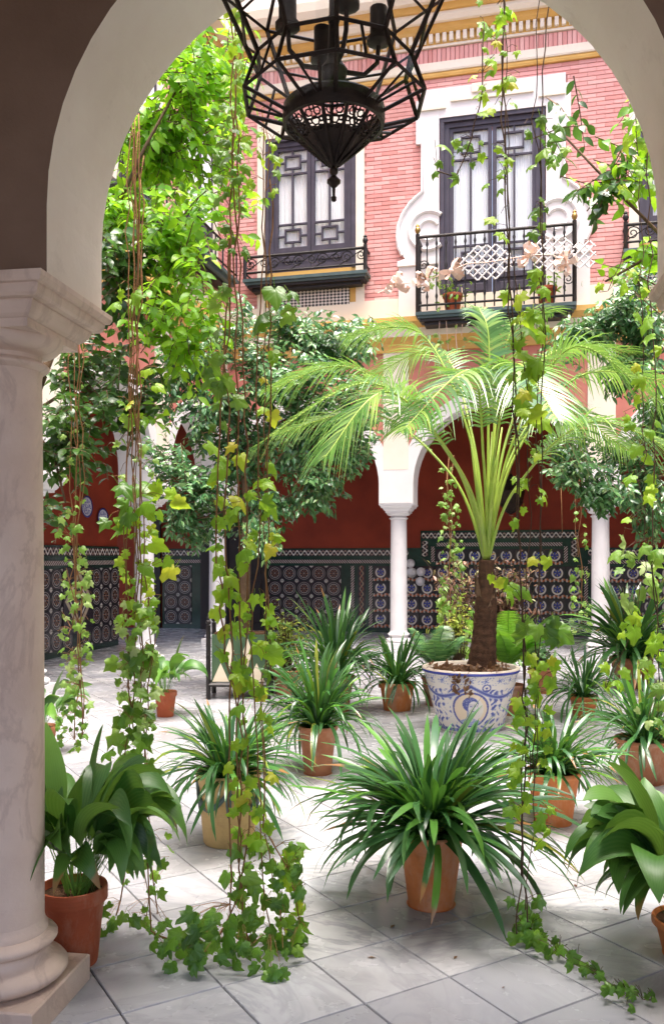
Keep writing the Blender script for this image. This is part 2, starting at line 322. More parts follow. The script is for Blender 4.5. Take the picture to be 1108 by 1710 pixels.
def azulejo(name, kind):
    g = G(name); u, v, _ = g.sep(g.uv()); x = g.m('SUBTRACT', u, .5); y = g.m('SUBTRACT', v, .5)
    r = g.m('SQRT', g.m('ADD', g.m('MULTIPLY', x, x), g.m('MULTIPLY', y, y))); a = g.m('ARCTAN2', y, x)
    ax = g.m('ABSOLUTE', x); ay = g.m('ABSOLUTE', y)
    navy, white, brown, green, blue = (.014,.012,.022), (.78,.73,.66), (.42,.10,.025), (.012,.06,.035), (.03,.06,.42)
    col = navy
    if kind == 'palmette':
        y2 = g.m('SUBTRACT', v, .58); r2 = g.m('SQRT', g.m('ADD', g.m('MULTIPLY', x, x), g.m('MULTIPLY', y2, y2)))
        a2 = g.m('ARCTAN2', x, y2)
        ring = g.m('MULTIPLY', g.band(r2, .25, .34), g.band(g.m('ABSOLUTE', a2), .55, 3.2, .1)); 
        pet = g.m('MULTIPLY', g.band(r2, 0, g_num(.2)), g.band(g.m('COSINE', g.m('MULTIPLY', a2, 5)), .1, 2, .2))
        wav = g.band(g.m('ADD', g.m('SUBTRACT', v, .13), g.m('MULTIPLY', g.m('SINE', g.m('MULTIPLY', u, 12.566)), .06)), -.055, .055)
        dots = g.m('MULTIPLY', g.band(g.m('SINE', g.m('MULTIPLY', u, 25.13)), .3, 2, .2), g.band(v, .02, .22))
        col = g.mix(wav, col, brown); col = g.mix(g.m('MULTIPLY', dots, .55), col, white); col = g.mix(pet, col, blue); col = g.mix(ring, col, white)
        leafs = g.m('MULTIPLY', g.band(r2, .08, .2), g.band(g.m('COSINE', g.m('MULTIPLY', a2, 5)), -2, -.75, .15)); col = g.mix(g.m('MULTIPLY', leafs, .6), col, white)
    elif kind == 'rosette':
        ring = g.m('MAXIMUM', g.band(r, .28, .31, .02), g.band(r, .40, .42, .015)); spokes = g.m('MULTIPLY', g.band(r, .06, .27), g.band(g.m('COSINE', g.m('MULTIPLY', a, 8)), .5, 2, .2))
        cr = g.m('MULTIPLY', g.band(g.m('ADD', ax, ay), .86, 1.2), .8); cross = g.m('MULTIPLY', g.band(g.m('MINIMUM', g.m('SUBTRACT', .5, ax), g.m('SUBTRACT', .5, ay)), -.1, .012, .012), .4)
        col = g.mix(g.m('MULTIPLY', spokes, .8), col, (.30,.14,.07)); col = g.mix(g.m('MULTIPLY', ring, .6), col, white); col = g.mix(cr, col, white); col = g.mix(cross, col, green)
        col = g.mix(g.m('MULTIPLY', g.band(r, -.1, .03), .7), col, white)
    elif kind == 'frieze':
        wv = g.m('MULTIPLY', g.m('SINE', g.m('MULTIPLY', u, 12.566)), .26)
        d = g.m('ABSOLUTE', g.m('SUBTRACT', y, wv)); s1 = g.band(d, -.1, .10, .05)
        d2 = g.m('ABSOLUTE', g.m('ADD', y, wv)); s2 = g.band(d2, -.1, .08, .05)
        ed = g.band(ay, .42, .6, .02)
        col = g.mix(g.m('MULTIPLY', s2, .75), col, (.42,.30,.24)); col = g.mix(g.m('MULTIPLY', s1, .9), col, white); col = g.mix(ed, col, green)
    elif kind == 'rope':
        st = g.m('SINE', g.m('MULTIPLY', g.m('ADD', u, g.m('MULTIPLY', v, .25)), 25.13*1.5)); col = g.mix(g.band(st, .1, 2, .2), (.06,.02,.015), (.5,.45,.42))
    elif kind == 'floral':
        wv = g.m('MULTIPLY', g.m('SINE', g.m('MULTIPLY', v, 6.283*3)), .2); d = g.m('ABSOLUTE', g.m('SUBTRACT', x, wv)); d2 = g.m('ABSOLUTE', g.m('ADD', x, wv))
        col = g.mix(g.m('MULTIPLY', g.band(d, -.1, .07, .05), .8), col, (.45,.33,.2)); col = g.mix(g.m('MULTIPLY', g.band(d2, -.1, .06, .05), .7), col, (.42,.12,.05))
    elif kind == 'diamond':
        s = g.m('ADD', ax, ay); col = g.mix(g.band(s, .36, .46, .015), (.03,.03,.05), (.5,.42,.3)); col = g.mix(g.band(s, .27, .31, .01), col, white); col = g.mix(g.band(r, .07, .15, .01), col, (.5,.35,.15)); col = g.mix(g.band(s, .47, 1.2, .01), col, navy)
    elif kind == 'check':
        cx = g.m('SINE', g.m('MULTIPLY', g.m('ADD', u, g.m('MULTIPLY', v, .25)), 6.283*11)); cy = g.m('SINE', g.m('MULTIPLY', g.m('SUBTRACT', u, g.m('MULTIPLY', v, .25)), 6.283*11))
        col = g.mix(g.band(g.m('MULTIPLY', cx, cy), 0, 2, .15), (.03,.05,.05), (.7,.68,.62))
    elif kind == 'plate':
        n = g.noise(9, g.uv(), 3); col = g.mix(g.band(n, .48, .56, .03), (.55,.58,.68), (.03,.05,.3)); col = g.mix(g.band(r, .38, .6, .02), col, (.03,.04,.22)); col = g.mix(g.band(r, .33, .36, .01), col, (.6,.62,.7))
    rr = g.m('MULTIPLY_ADD', g.noise(12, g.pos(), 3), .2, .1)
    ob = g.n('ShaderNodeObjectInfo').outputs['Random']; wear = g.m('MULTIPLY_ADD', g.noise(7, g.pos(), 5, .7), 2.2, -.75, clamp=True)
    col = g.mix(g.m('MULTIPLY', ob, .35), col, g.mix(.5, col, (.10,.05,.04))); col = g.mix(g.m('MULTIPLY', wear, .08), col, (.20,.16,.13))
    return g.done(col, rr, .55)
def g_num(x): return x
for k in ('palmette','rosette','frieze','rope','floral','diamond','check','plate'): M['az_'+k] = azulejo('azulejo_'+k, k)

def glass():
    g = G('lantern_glass'); tr = g.n('ShaderNodeBsdfTransparent'); gl = g.n('ShaderNodeBsdfGlossy'); gl.inputs['Roughness'].default_value = .04
    tr.inputs[0].default_value = (.98,.985,.98,1)
    mx = g.n('ShaderNodeMixShader'); mx.inputs[0].default_value = .04; g.t.links.new(tr.outputs[0], mx.inputs[1]); g.t.links.new(gl.outputs[0], mx.inputs[2]); g.t.links.new(mx.outputs[0], g.o.inputs[0])
    return g.mat
M['glass'] = glass()
def attrmat(name):
    g = G(name); at = g.n('ShaderNodeAttribute'); at.attribute_name = 'paint'; n = g.noise(14, g.pos(), 5)
    return g.done(g.mix(g.m('MULTIPLY', n, .2), at.outputs['Color'], (.45,.4,.34)), .22, .55)
M['faience'] = attrmat('painted_faience')

# ------------------------------------------------------------------ floor
CELL = .35; FORG = C(-.373, 2.965)
M['floor'] = marble_floor(CELL, FORG)
floor = MB().add([(-25,-20,-.012),(25,-20,-.012),(25,40,-.012),(-25,40,-.012)], [(0,1,2,3)]).build('floor', M['grout'])
tag(floor, 'pale marble floor of square tiles laid diagonally', None, None, 'structure')
h, j, k = CELL/2-.0022, .0025, .006
tm = MB().add([(-h,-h,-k),(h,-h,-k),(h,h,-k),(-h,h,-k),(-h+j,-h+j,0),(h-j,-h+j,0),(h-j,h-j,0),(-h+j,h-j,0)],
              [(4,5,6,7),(0,1,5,4),(1,2,6,5),(2,3,7,6),(3,0,4,7)]).mesh('tile', M['floor'])
e1 = Vector((math.cos(rad(45)), math.sin(rad(45)), 0)); e2 = Vector((-e1.y, e1.x, 0))
cells = []
for i in range(-45, 60):
    for jj in range(-45, 60):
        p = FORG + e1*((i+.5)*CELL) + e2*((jj+.5)*CELL)
        if not (-8.2 < p.x < 8.5 and -1.5 < p.y < 17.4): continue
        d = p.dot(FW); la = p.dot(RT); vis = d > 1.5 and abs(la/d) < .44 and (d < 2.4 or True)
        cells.append((d if vis and d > 2.3 else 1e3+abs(d), p))
cells.sort(key=lambda t: t[0])
rest = MB()
for n, (d, p) in enumerate(cells):
    dz = random.uniform(-.0008, .0008)
    if n < 300: link('tile', tm, floor, p+UP*dz, (random.uniform(-.002,.002), random.uniform(-.002,.002), rad(45)))
    else:
        R = Matrix.Translation(p+UP*dz) @ Matrix.Rotation(rad(45), 4, 'Z'); rest.add([R @ v.co for v in tm.vertices], [tuple(q.vertices) for q in tm.polygons])
stuff(rest.build('tile_field', M['floor'], floor))

# ------------------------------------------------------------------ arcades
ZI = 2.305
def arcade(mb, org, ang, piers, th, z0, zc_add, top, n=28):
    """piers: list of (u0,u1); openings between neighbours. 0 front, 1 soffit, 2 back"""
    U = Vector((math.cos(ang), math.sin(ang), 0)); Nn = Vector((-U.y, U.x, 0))
    P = lambda u, z, s: org + U*u + Nn*(th/2*s) + UP*z
    def quad(a, b, c, d, m): mb.add([a, b, c, d], [(0,1,2,3)], m)
    for (a, b) in piers:
        quad(P(a,z0,-1), P(b,z0,-1), P(b,top,-1), P(a,top,-1), 0); quad(P(b,z0,1), P(a,z0,1), P(a,top,1), P(b,top,1), 2)
        quad(P(a,z0,1), P(b,z0,1), P(b,z0,-1), P(a,z0,-1), 1)
    for (a0, a), (b, b1) in zip(piers[:-1], piers[1:]):
        r = (b-a)/2; c = (a+b)/2; zc = z0+zc_add
        pts = [(a, z0), (a, z0+zc_add*.5)] + [(c-r*math.cos(math.pi*i/n), zc+r*math.sin(math.pi*i/n)) for i in range(n+1)] + [(b, z0+zc_add*.5), (b, z0)]
        for (u0, za), (u1, zb) in zip(pts[:-1], pts[1:]):
            quad(P(u0,za,1), P(u1,zb,1), P(u1,zb,-1), P(u0,za,-1), 1)
            if u1-u0 > 1e-6:
                quad(P(u0,za,-1), P(u1,zb,-1), P(u1,top,-1), P(u0,top,-1), 0); quad(P(u1,zb,1), P(u0,za,1), P(u0,top,1), P(u1,top,1), 2)
    a, b = piers[0][0], piers[-1][1]
    quad(P(a,top,-1), P(b,top,-1), P(b,top,1), P(a,top,1), 1); quad(P(a,z0,1), P(a,z0,-1), P(a,top,-1), P(a,top,1), 1); quad(P(b,z0,-1), P(b,z0,1), P(b,top,1), P(b,top,-1), 1)
    return mb
def archivolts(parent, org, ang, piers, th, z0, zc_add, top, side=-1, bw=.2, n=28):
    U = Vector((math.cos(ang), math.sin(ang), 0)); Nn = Vector((-U.y, U.x, 0))*side
    P = lambda u, z, o: org + U*u + Nn*(th/2+o) + UP*z
    for (a0, a), (b, b1) in zip(piers[:-1], piers[1:]):
        r = (b-a)/2; c = (a+b)/2; zc = z0+zc_add; mb = MB(); vs = []; fs = []
        for i in range(n+1):
            t = math.pi*i/n
            for rr, o in ((r-.001, -.02), (r-.001, .025), (r+bw, .025), (r+bw, -.02)):
                vs.append(P(c-rr*math.cos(t), zc+rr*math.sin(t), o))
            if i:
                for q in range(3): fs.append((4*i-4+q, 4*i-3+q, 4*i+1+q, 4*i+q))
        mb.add(vs, fs); mb.build('archivolt', M['white'], parent)
    for (a, b) in piers:
        mb = MB(); zt = z0+zc_add+.25
        q = [P(a-.002, z0+.001, -.02), P(b+.002, z0+.001, -.02), P(b+.002, z0+.001, .028), P(a-.002, z0+.001, .028)]
        mb.add(q+[v+UP*(zt-z0) for v in q], [(0,1,2,3),(7,6,5,4),(0,4,5,1),(1,5,6,2),(2,6,7,3),(3,7,4,0)]).build('pier_block', M['white'], parent)
        mb = MB(); m_ = (a+b)/2; q = [P(m_-.2, zt, -.02), P(m_+.2, zt, -.02), P(m_+.2, zt, .032), P(m_-.2, zt, .032)]
        mb.add(q+[v+UP*(top-.42-zt) for v in q], [(0,1,2,3),(7,6,5,4),(0,4,5,1),(1,5,6,2),(2,6,7,3),(3,7,4,0)]).build('pilaster', M['trim'], parent)
def column(pos, rotz, label, mat, zi=ZI, r=.128, hw=.25, group='patio columns'):
    t = thing('marble_column', pos, label, 'column', group); rd = r
    b = MB().sqlathe([(.205,.001),(.205,.085),(.2,.09)], rot=0); b.build('plinth', mat, t, False, (0,0,0), rotz)
    def tor(rc, z, hgt, bulge, n=7): return [(rc+bulge*math.sin(math.pi*i/n), z+hgt*i/n) for i in range(n+1)]
    MB().lathe(tor(rd+.035,.086,.075,.04)+[(rd+.028,.163),(rd+.022,.17),(rd+.014,.182),(rd+.014,.192),(rd+.02,.2)]+tor(rd+.018,.2,.045,.024)+[(rd+.012,.247),(rd+.012,.256),(rd+.004,.268),(rd,.285)], 40).build('base', mat, t, True, (0,0,0))
    zt = zi-.245
    MB().lathe([(rd,.283),(rd*1.0,.8),(rd*.985,1.3),(rd*.94,zt-.04),(rd*.935,zt-.02),(rd*.96,zt)], 40).build('shaft', mat, t, True, (0,0,0))
    MB().lathe([(rd*.96,zt-.002)]+tor(rd*.96,zt,.034,.022)+[(rd*.93,zt+.036),(rd*.92,zt+.05),(rd*.98,zt+.056)]+[(rd*.98+.062*math.sin(math.pi/2*i/6), zt+.056+.05*(1-math.cos(math.pi/2*i/6))) for i in range(1,7)]+[(rd*.98+.06,zt+.110),(rd*.7,zt+.112)], 40).build('capital', mat, t, True, (0,0,0))
    q = zi-.138
    MB().sqlathe([(hw-.075,q-.006),(hw-.075,q+.02),(hw-.070,q+.022),(hw-.060,q+.03),(hw-.048,q+.046),(hw-.040,q+.062),(hw-.040,q+.068),(hw-.020,q+.070),(hw-.012,q+.078),(hw-.006,q+.096),(hw-.006,q+.104),(hw+.006,q+.106),(hw+.013,q+.12),(hw+.013,q+.136),(hw+.006,q+.1375)]).build('impost', mat, t, False, (0,0,0), rotz)
    return t
# front arcade (the arch the picture is framed by)
FA = YAW - rad(8.54); far0 = C(-.792, 3.0); TH = .40
Uf = Vector((math.cos(FA), math.sin(FA), 0)); Nf = Vector((-Uf.y, Uf.x, 0)); forg = far0 - Nf*(TH/2)
SP = 1.83; PW_ = .5
piers = [(-.5*2-SP, -.5-SP), (-.5, 0), (SP, SP+.5), (2*SP+.5, 2*SP+1.0)]
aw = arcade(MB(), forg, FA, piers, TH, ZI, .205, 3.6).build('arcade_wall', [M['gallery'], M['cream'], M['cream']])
tag(aw, 'cream plastered arch in the foreground framing the patio view', 'arch')
CL = {0: 'pinkish weathered marble column in the left foreground with moulded impost', 1: 'marble column bearing the arch at the right edge of the picture'}
for n, u in enumerate((-.25, SP+.25)):
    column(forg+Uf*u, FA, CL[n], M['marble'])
for u in (-.75-SP, 2*SP+.75):
    pass
# gallery where the photographer stands: ceiling, unseen rear wall with gap shaped for light
gb = MB(); R = Matrix.Translation(forg) @ Matrix.Rotation(FA, 4, 'Z')
gb.box((-6, -4.6, 3.6), (8, .2, 3.68), M=R).build('gallery_ceiling', M['ceil']); tag(bpy.data.objects['gallery_ceiling'], 'plain plaster ceiling above the gallery', None, None, 'structure')

gw = MB().box((-6, -4.8, -.01), (-2.4, -4.6, 3.68), M=R).box((4.2, -4.8, -.01), (8, -4.6, 3.68), M=R).build('gallery_wall', M['trim']); tag(gw, 'plain plaster rear wall of the gallery, unseen, gapped to let light in', None, None, 'structure')  # gap between the pieces added so light reaches the front column from behind
# right wing, outside the picture: it closes the patio
rw = thing('courtyard_wing', (4.0, 8, 0), 'pale arcaded wing closing the patio beyond the right edge', 'building')
arcade(MB(), Vector((4.0, 0, 0)), rad(90), [(y-.27, y+.27) for y in (3.4, 6.0, 8.6, 11.2, 13.3)], .5, ZI, .28, 9.3).build('arcade', [M['trim'], M['white'], M['trim']], rw)
for y in (3.4, 6.0, 8.6, 11.2): MB().lathe([(.14, 0), (.14, ZI)], 20, (4.0, y, 0)).build('column', M['marble_white'], rw)
MB().box((6.2, 2.5, -.01), (6.4, 16.6, 4.7)).build('gallery_wall', M['redwall'], rw)
MB().box((4.26, 2.5, 4.55), (6.2, 13.5, 4.7)).build('gallery_ceiling', M['ceil'], rw)

# ------------------------------------------------------------------ back house with arcade, gallery and brick storey
YA = 13.85; XL = -5.4; YF = YA-.25; XF = XL+.25; SPB = 3.1
house = thing('brick_house', (-.75, YF, 0), 'pink brick house with mauve windows across the far side of the patio', 'building')
def Zf(py, px=740): return onY(px, py, YF).z
def Xf(px, py=400): return onY(px, py, YF).x
ZB = Zf(540)                      # underside of the brick storey
cols = [XL, XL+SPB, XL+2*SPB, XL+3*SPB, XL+4*SPB]
pr = [(x-.27, x+.27) for x in cols]
arcade(MB(), Vector((0, YA, 0)), 0, pr, .5, ZI, .28, ZB).build('arcade', [M['pinkwall'], M['white'], M['white']], house)
archivolts(house, Vector((0, YA, 0)), 0, pr, .5, ZI, .28, ZB)
LB = ['white marble column in the back corner beside the iron planter', 'slender white column of the far arcade, left of the palm trunk', 'slender white column of the far arcade, right of the palm']
for x, l in zip(cols[:3], LB): column(Vector((x, YA, 0)), 0, l, M['marble_white'], r=.135, hw=.26)
# back gallery: wall, red paint, ceiling
YW = 16.6
bw = MB().box((-10.5, YW, -.01), (8.5, YW+.3, 4.7)).build('gallery_wall', M['redwall'], house); bw['label'] = 'dark red painted gallery wall above the tiles'
MB().box((-10.5, YA+.26, 4.55), (8.5, YW, 4.7)).build('gallery_ceiling', M['ceil'], house)

# tiles of the dado ------------------------------------------------
def tilemesh(name, w_, h_, mat, t=.012, rep=1):
    vs = [(0,0,0),(w_,0,0),(w_,0,h_),(0,0,h_),(.004,-t,.004),(w_-.004,-t,.004),(w_-.004,-t,h_-.004),(.004,-t,h_-.004)]
    mb = MB().add(vs, [(4,5,6,7),(0,1,5,4),(1,2,6,5),(2,3,7,6),(3,0,4,7)])
    return mb.mesh(name, mat, uv=[(rep*v[0]/w_, v[2]/h_) for v in vs])
T = .30
TM = {k: tilemesh('tile', T-.004, T-.004, M['az_'+k]) for k in ('palmette','rosette')}
TM['frieze'] = tilemesh('tile', T-.004, .15, M['az_frieze']); TM['rope'] = tilemesh('tile', T-.004, .07, M['az_rope'], .016)
TM['floral'] = tilemesh('tile', .15, .60, M['az_floral']); TM['ropev'] = None
TM['diamond'] = tilemesh('tile', .86, 1.0, M['az_diamond'], .016)
def dado(parent, X0, X1, org, rz, panels, raised=None):
    """org: world point of u=0; rz: direction; panels: list of (u0,u1,kind)"""
    Rm = Matrix.Rotation(rz, 3, 'Z'); P = lambda u, z, o=0: org + Rm @ Vector((u, -o, z))
    back = MB(); Mx = Matrix.Translation(org) @ Matrix.Rotation(rz, 4, 'Z')
    back.box((X0, -.02, -.01), (X1, .01, 1.63), M=Mx)
    if raised: back.box((raised[0], -.021, 1.5), (raised[1], .01, 1.96), M=Mx)
    back.build('tile_backing', M['darkgreen'], parent)
    put = lambda k, u, z, rot=0, o=.021: link('tile', TM[k], parent, P(u, z, o), (0, rot, rz))
    u = X0
    while u < X1-.2:
        inr = raised and raised[0]-.25 < u < raised[1]-.02
        if not inr: put('frieze', u, 1.465); put('rope', u, 1.335)
        u += T
    if raised:
        a, b = raised; n = round((b-a)/T)
        for i in range(n):
            put('frieze', a+.02+i*(b-a-.04)/n, 1.79)
            if 0 < i < n-1: put('rope', a+.02+i*(b-a-.04)/n, 1.66)
            if 0 < i < n-1: put('palmette', a+.0+i*(b-a)/n, 1.31, 0, .023)
        for uu in (a+.16, b-.01): link('tile', TM['frieze'], parent, P(uu, 1.47, .024), (0, -rad(90), rz))
        for uu in (a+.27, b-.20): link('tile', TM['rope'], parent, P(uu, 1.36, .024), (0, -rad(90), rz))
    for (a, b, kind) in panels:
        if kind == 'strip':
            for z in (.09, .69): put('floral', (a+b)/2-.075, z)
            for uu in (a+.07, b): 
                for z in (.09, .39, .69, .99): link('tile', TM['rope'], parent, P(uu, z, .024), (0, -rad(90), rz))
            continue
        u = a
        while u < b-.25:
            for z in (.09, .39, .69, .99): put(kind, u, z)
            u += T
Uo = Vector((0, YW-.005, 0))
xr = lambda px: onY(px, 940, YW).x
dado(house, xr(272), 6.2, Uo, 0, [(xr(276), xr(330), 'rosette'), (xr(448), xr(586), 'rosette'), (xr(586), xr(622), 'strip'), (xr(623), xr(623)+.3*13, 'palmette'), (xr(623)+3.92, xr(623)+4.3, 'strip'), (xr(623)+4.32, 6.1, 'palmette')], (xr(702), xr(966)))
# dark doorway opening and door on the back wall, at the left
dx0, dx1 = xr(338), xr(446)
dd = MB().box((dx0, YW-.1, -.005), (dx1, YW-.03, 2.5)).build('dark_door', M['darkwood'], house)
for a in range(2):
    for z0, z1 in ((.15, 1.0), (1.1, 2.3)):
        MB().bbox((dx0+.12+a*(dx1-dx0)/2, YW-.125, z0), (dx0-.1+(a+1)*(dx1-dx0)/2, YW-.1, z1), .01).build('door_panel', M['darkwood'], house)
MB().box((xr(244), YW-.08, -.005), (xr(270), YW-.03, 2.4)).build('dark_door', M['darkwood'], house)

# brick storey -----------------------------------------------------
def bricks(mb, u0, u1, z0, z1, holes, put, L=.25, Hh=.0655, off=.008, dep=.012, soldier=False):
    z = z0; row = 0
    while z < z1-.01:
        zt = min(z+Hh-off, z1)
        iv = [(u0, u1)]
        for (a, b, c, d_) in holes:
            if d_ > z and c < zt:
                nw = []
                for (p, q) in iv:
                    if b <= p or a >= q: nw.append((p, q)); continue
                    if a > p: nw.append((p, a))
                    if b < q: nw.append((b, q))
                iv = nw
        for (p, q) in iv:
            s = math.floor((p-u0)/L)*L+u0-(L/2 if row % 2 else 0)
            while s < q:
                a, b = max(s, p), min(s+L-.002, q)
                if b-a > .03: put(mb, a, b, z, zt, dep+random.uniform(-.002, .002))
                s += L
        z += Hh; row += 1
def putY(mb, a, b, z0, z1, dp):
    y0 = YF; y1 = YF-dp
    mb.add([(a,y0,z0),(b,y0,z0),(b,y0,z1),(a,y0,z1),(a+.002,y1,z0+.002),(b-.002,y1,z0+.002),(b-.002,y1,z1-.002),(a+.002,y1,z1-.002)], [(4,5,6,7),(0,1,5,4),(1,2,6,5),(2,3,7,6),(3,0,4,7)])
def putX(mb, a, b, z0, z1, dp):
    x0 = XF; x1 = XF+dp
    mb.add([(x0,a,z0),(x0,b,z0),(x0,b,z1),(x0,a,z1),(x1,a+.002,z0+.002),(x1,b-.002,z0+.002),(x1,b-.002,z1-.002),(x1,a+.002,z1-.002)], [(7,6,5,4),(4,5,1,0),(5,6,2,1),(6,7,3,2),(7,4,0,3)])
zc = [Zf(p) for p in (130, 122, 105, 80, 76, 60, 48, 30)]     # levels of the cornice mouldings
Z1 = zc[0]; ZT = zc[-1]
XC = (Xf(741, 350)+Xf(903, 350))/2                              # middle window axis
wW = Xf(903, 350)-Xf(741, 350); WZ0 = Zf(503, 822); WZ1 = Zf(197, 822)
XWl = (Xf(450, 350)+Xf(588, 350))/2; lW = Xf(588, 350)-Xf(450, 350); LZ0 = Zf(452, 520); LZ1 = WZ1
XWr = 2*XC-XWl
XE = 6.5
wins = [(XC, wW, WZ0, WZ1), (XWl, lW, LZ0, LZ1), (XWr, lW, LZ0, LZ1)]
# wall backing pieces round the openings
bk = MB(); xs = sorted(wins, key=lambda q: q[0]); cur = XF
for (xc, ww, za, zb) in xs:
    bk.box((cur, YF, ZB), (xc-ww/2, YF+.4, Z1)); bk.box((xc-ww/2, YF, ZB), (xc+ww/2, YF+.4, za)); bk.box((xc-ww/2, YF, zb), (xc+ww/2, YF+.4, Z1)); cur = xc+ww/2
bk.box((cur, YF, ZB), (XE, YF+.4, Z1)); bk.box((XF, YF, Z1), (XE, YF+.4, 12.5))
bk.build('wall', M['mortar'], house)
holes = []
SW = Xf(950, 350)-XC                                            # half width of the middle surround
for (xc, ww, za, zb) in wins[1:]: holes.append((xc-ww/2-.2, xc+ww/2+.2, ZB, zb+.35))
holes.append((XC-SW+.03, XC+SW-.03, Zf(230, 822), Zf(141, 822))); holes.append((XC-SW+.12, XC+SW-.12, ZB, Zf(232, 822)))
bb = MB(); bricks(bb, XF, XE, ZB+.42, Z1, holes, putY)
stuff(bb.build('brick_courses', M['brick'], house))
# soldier course frieze: upright bricks
fb = MB(); x = XF
while x < XE:
    putY(fb, x, x+.062, zc[2]+.01, zc[3]-.01, .02); x += .07
stuff(fb.build('brick_frieze', M['brick'], house))
# mouldings
def mould(name, mat, z0, z1, prof):
    """prof: list of (out, t) t 0..1 of height"""
    pts = [(0, z0)]+[(o, z0+(z1-z0)*t) for o, t in prof]+[(0, z1)]
    mb = MB(); vs = [(XF, YF-o, z) for o, z in pts]+[(XE, YF-o, z) for o, z in pts]; k = len(pts)
    mb.add(vs, [(i, k+i, k+i+1, i+1) for i in range(k-1)]); return mb.build(name, mat, house)
mould('string_course', M['ochre'], zc[0], zc[1], [(.05,0),(.06,.5),(.05,1)])
mould('string_course', M['trim'], zc[1]+.001, zc[2], [(.07,0),(.08,.15),(.08,.5),(.05,.6),(.05,1)])
mould('cornice', M['trim'], zc[3], zc[4], [(.05,0),(.05,1)])
mould('cornice', M['ochre'], zc[4]+.001, zc[5], [(.045,0),(.045,1)])
mould('cornice', M['ochre'], zc[5]+.001, zc[6], [(.10,0),(.14,.4),(.16,1)])
mould('cornice', M['trim'], zc[6]+.001, zc[6]+.12, [(.22,0),(.26,.5),(.26,1)])
mould('cornice', M['ochre'], zc[6]+.121, zc[6]+.2, [(.30,0),(.34,1)])
mould('cornice', M['trim'], zc[6]+.201, zc[6]+.42, [(.42,0),(.48,.4),(.5,1)])
MB().box((XF, YF-.06, zc[6]+.42), (XE, YF, 12.4)).build('upper_wall', M['white'], house)
dn = MB(); x = XF+.02
while x < XE:
    dn.box((x, YF-.1, zc[4]+.02), (x+.06, YF-.046, zc[5]-.002)); x += .105
stuff(dn.build('dentils', M['trim'], house))
# belt between arcade and brick storey
mould('belt', M['ochre'], ZB-.42, ZB-.2, [(.05,0),(.05,.6),(.12,1)]); mould('belt', M['trim'], ZB-.199, ZB-.08, [(.14,0),(.16,1)]); mould('belt', M['ochre'], ZB-.079, ZB+.08, [(.18,0),(.24,.5),(.24,1)])
mould('belt', M['trim'], ZB+.081, ZB+.42, [(.05,0),(.05,1)])

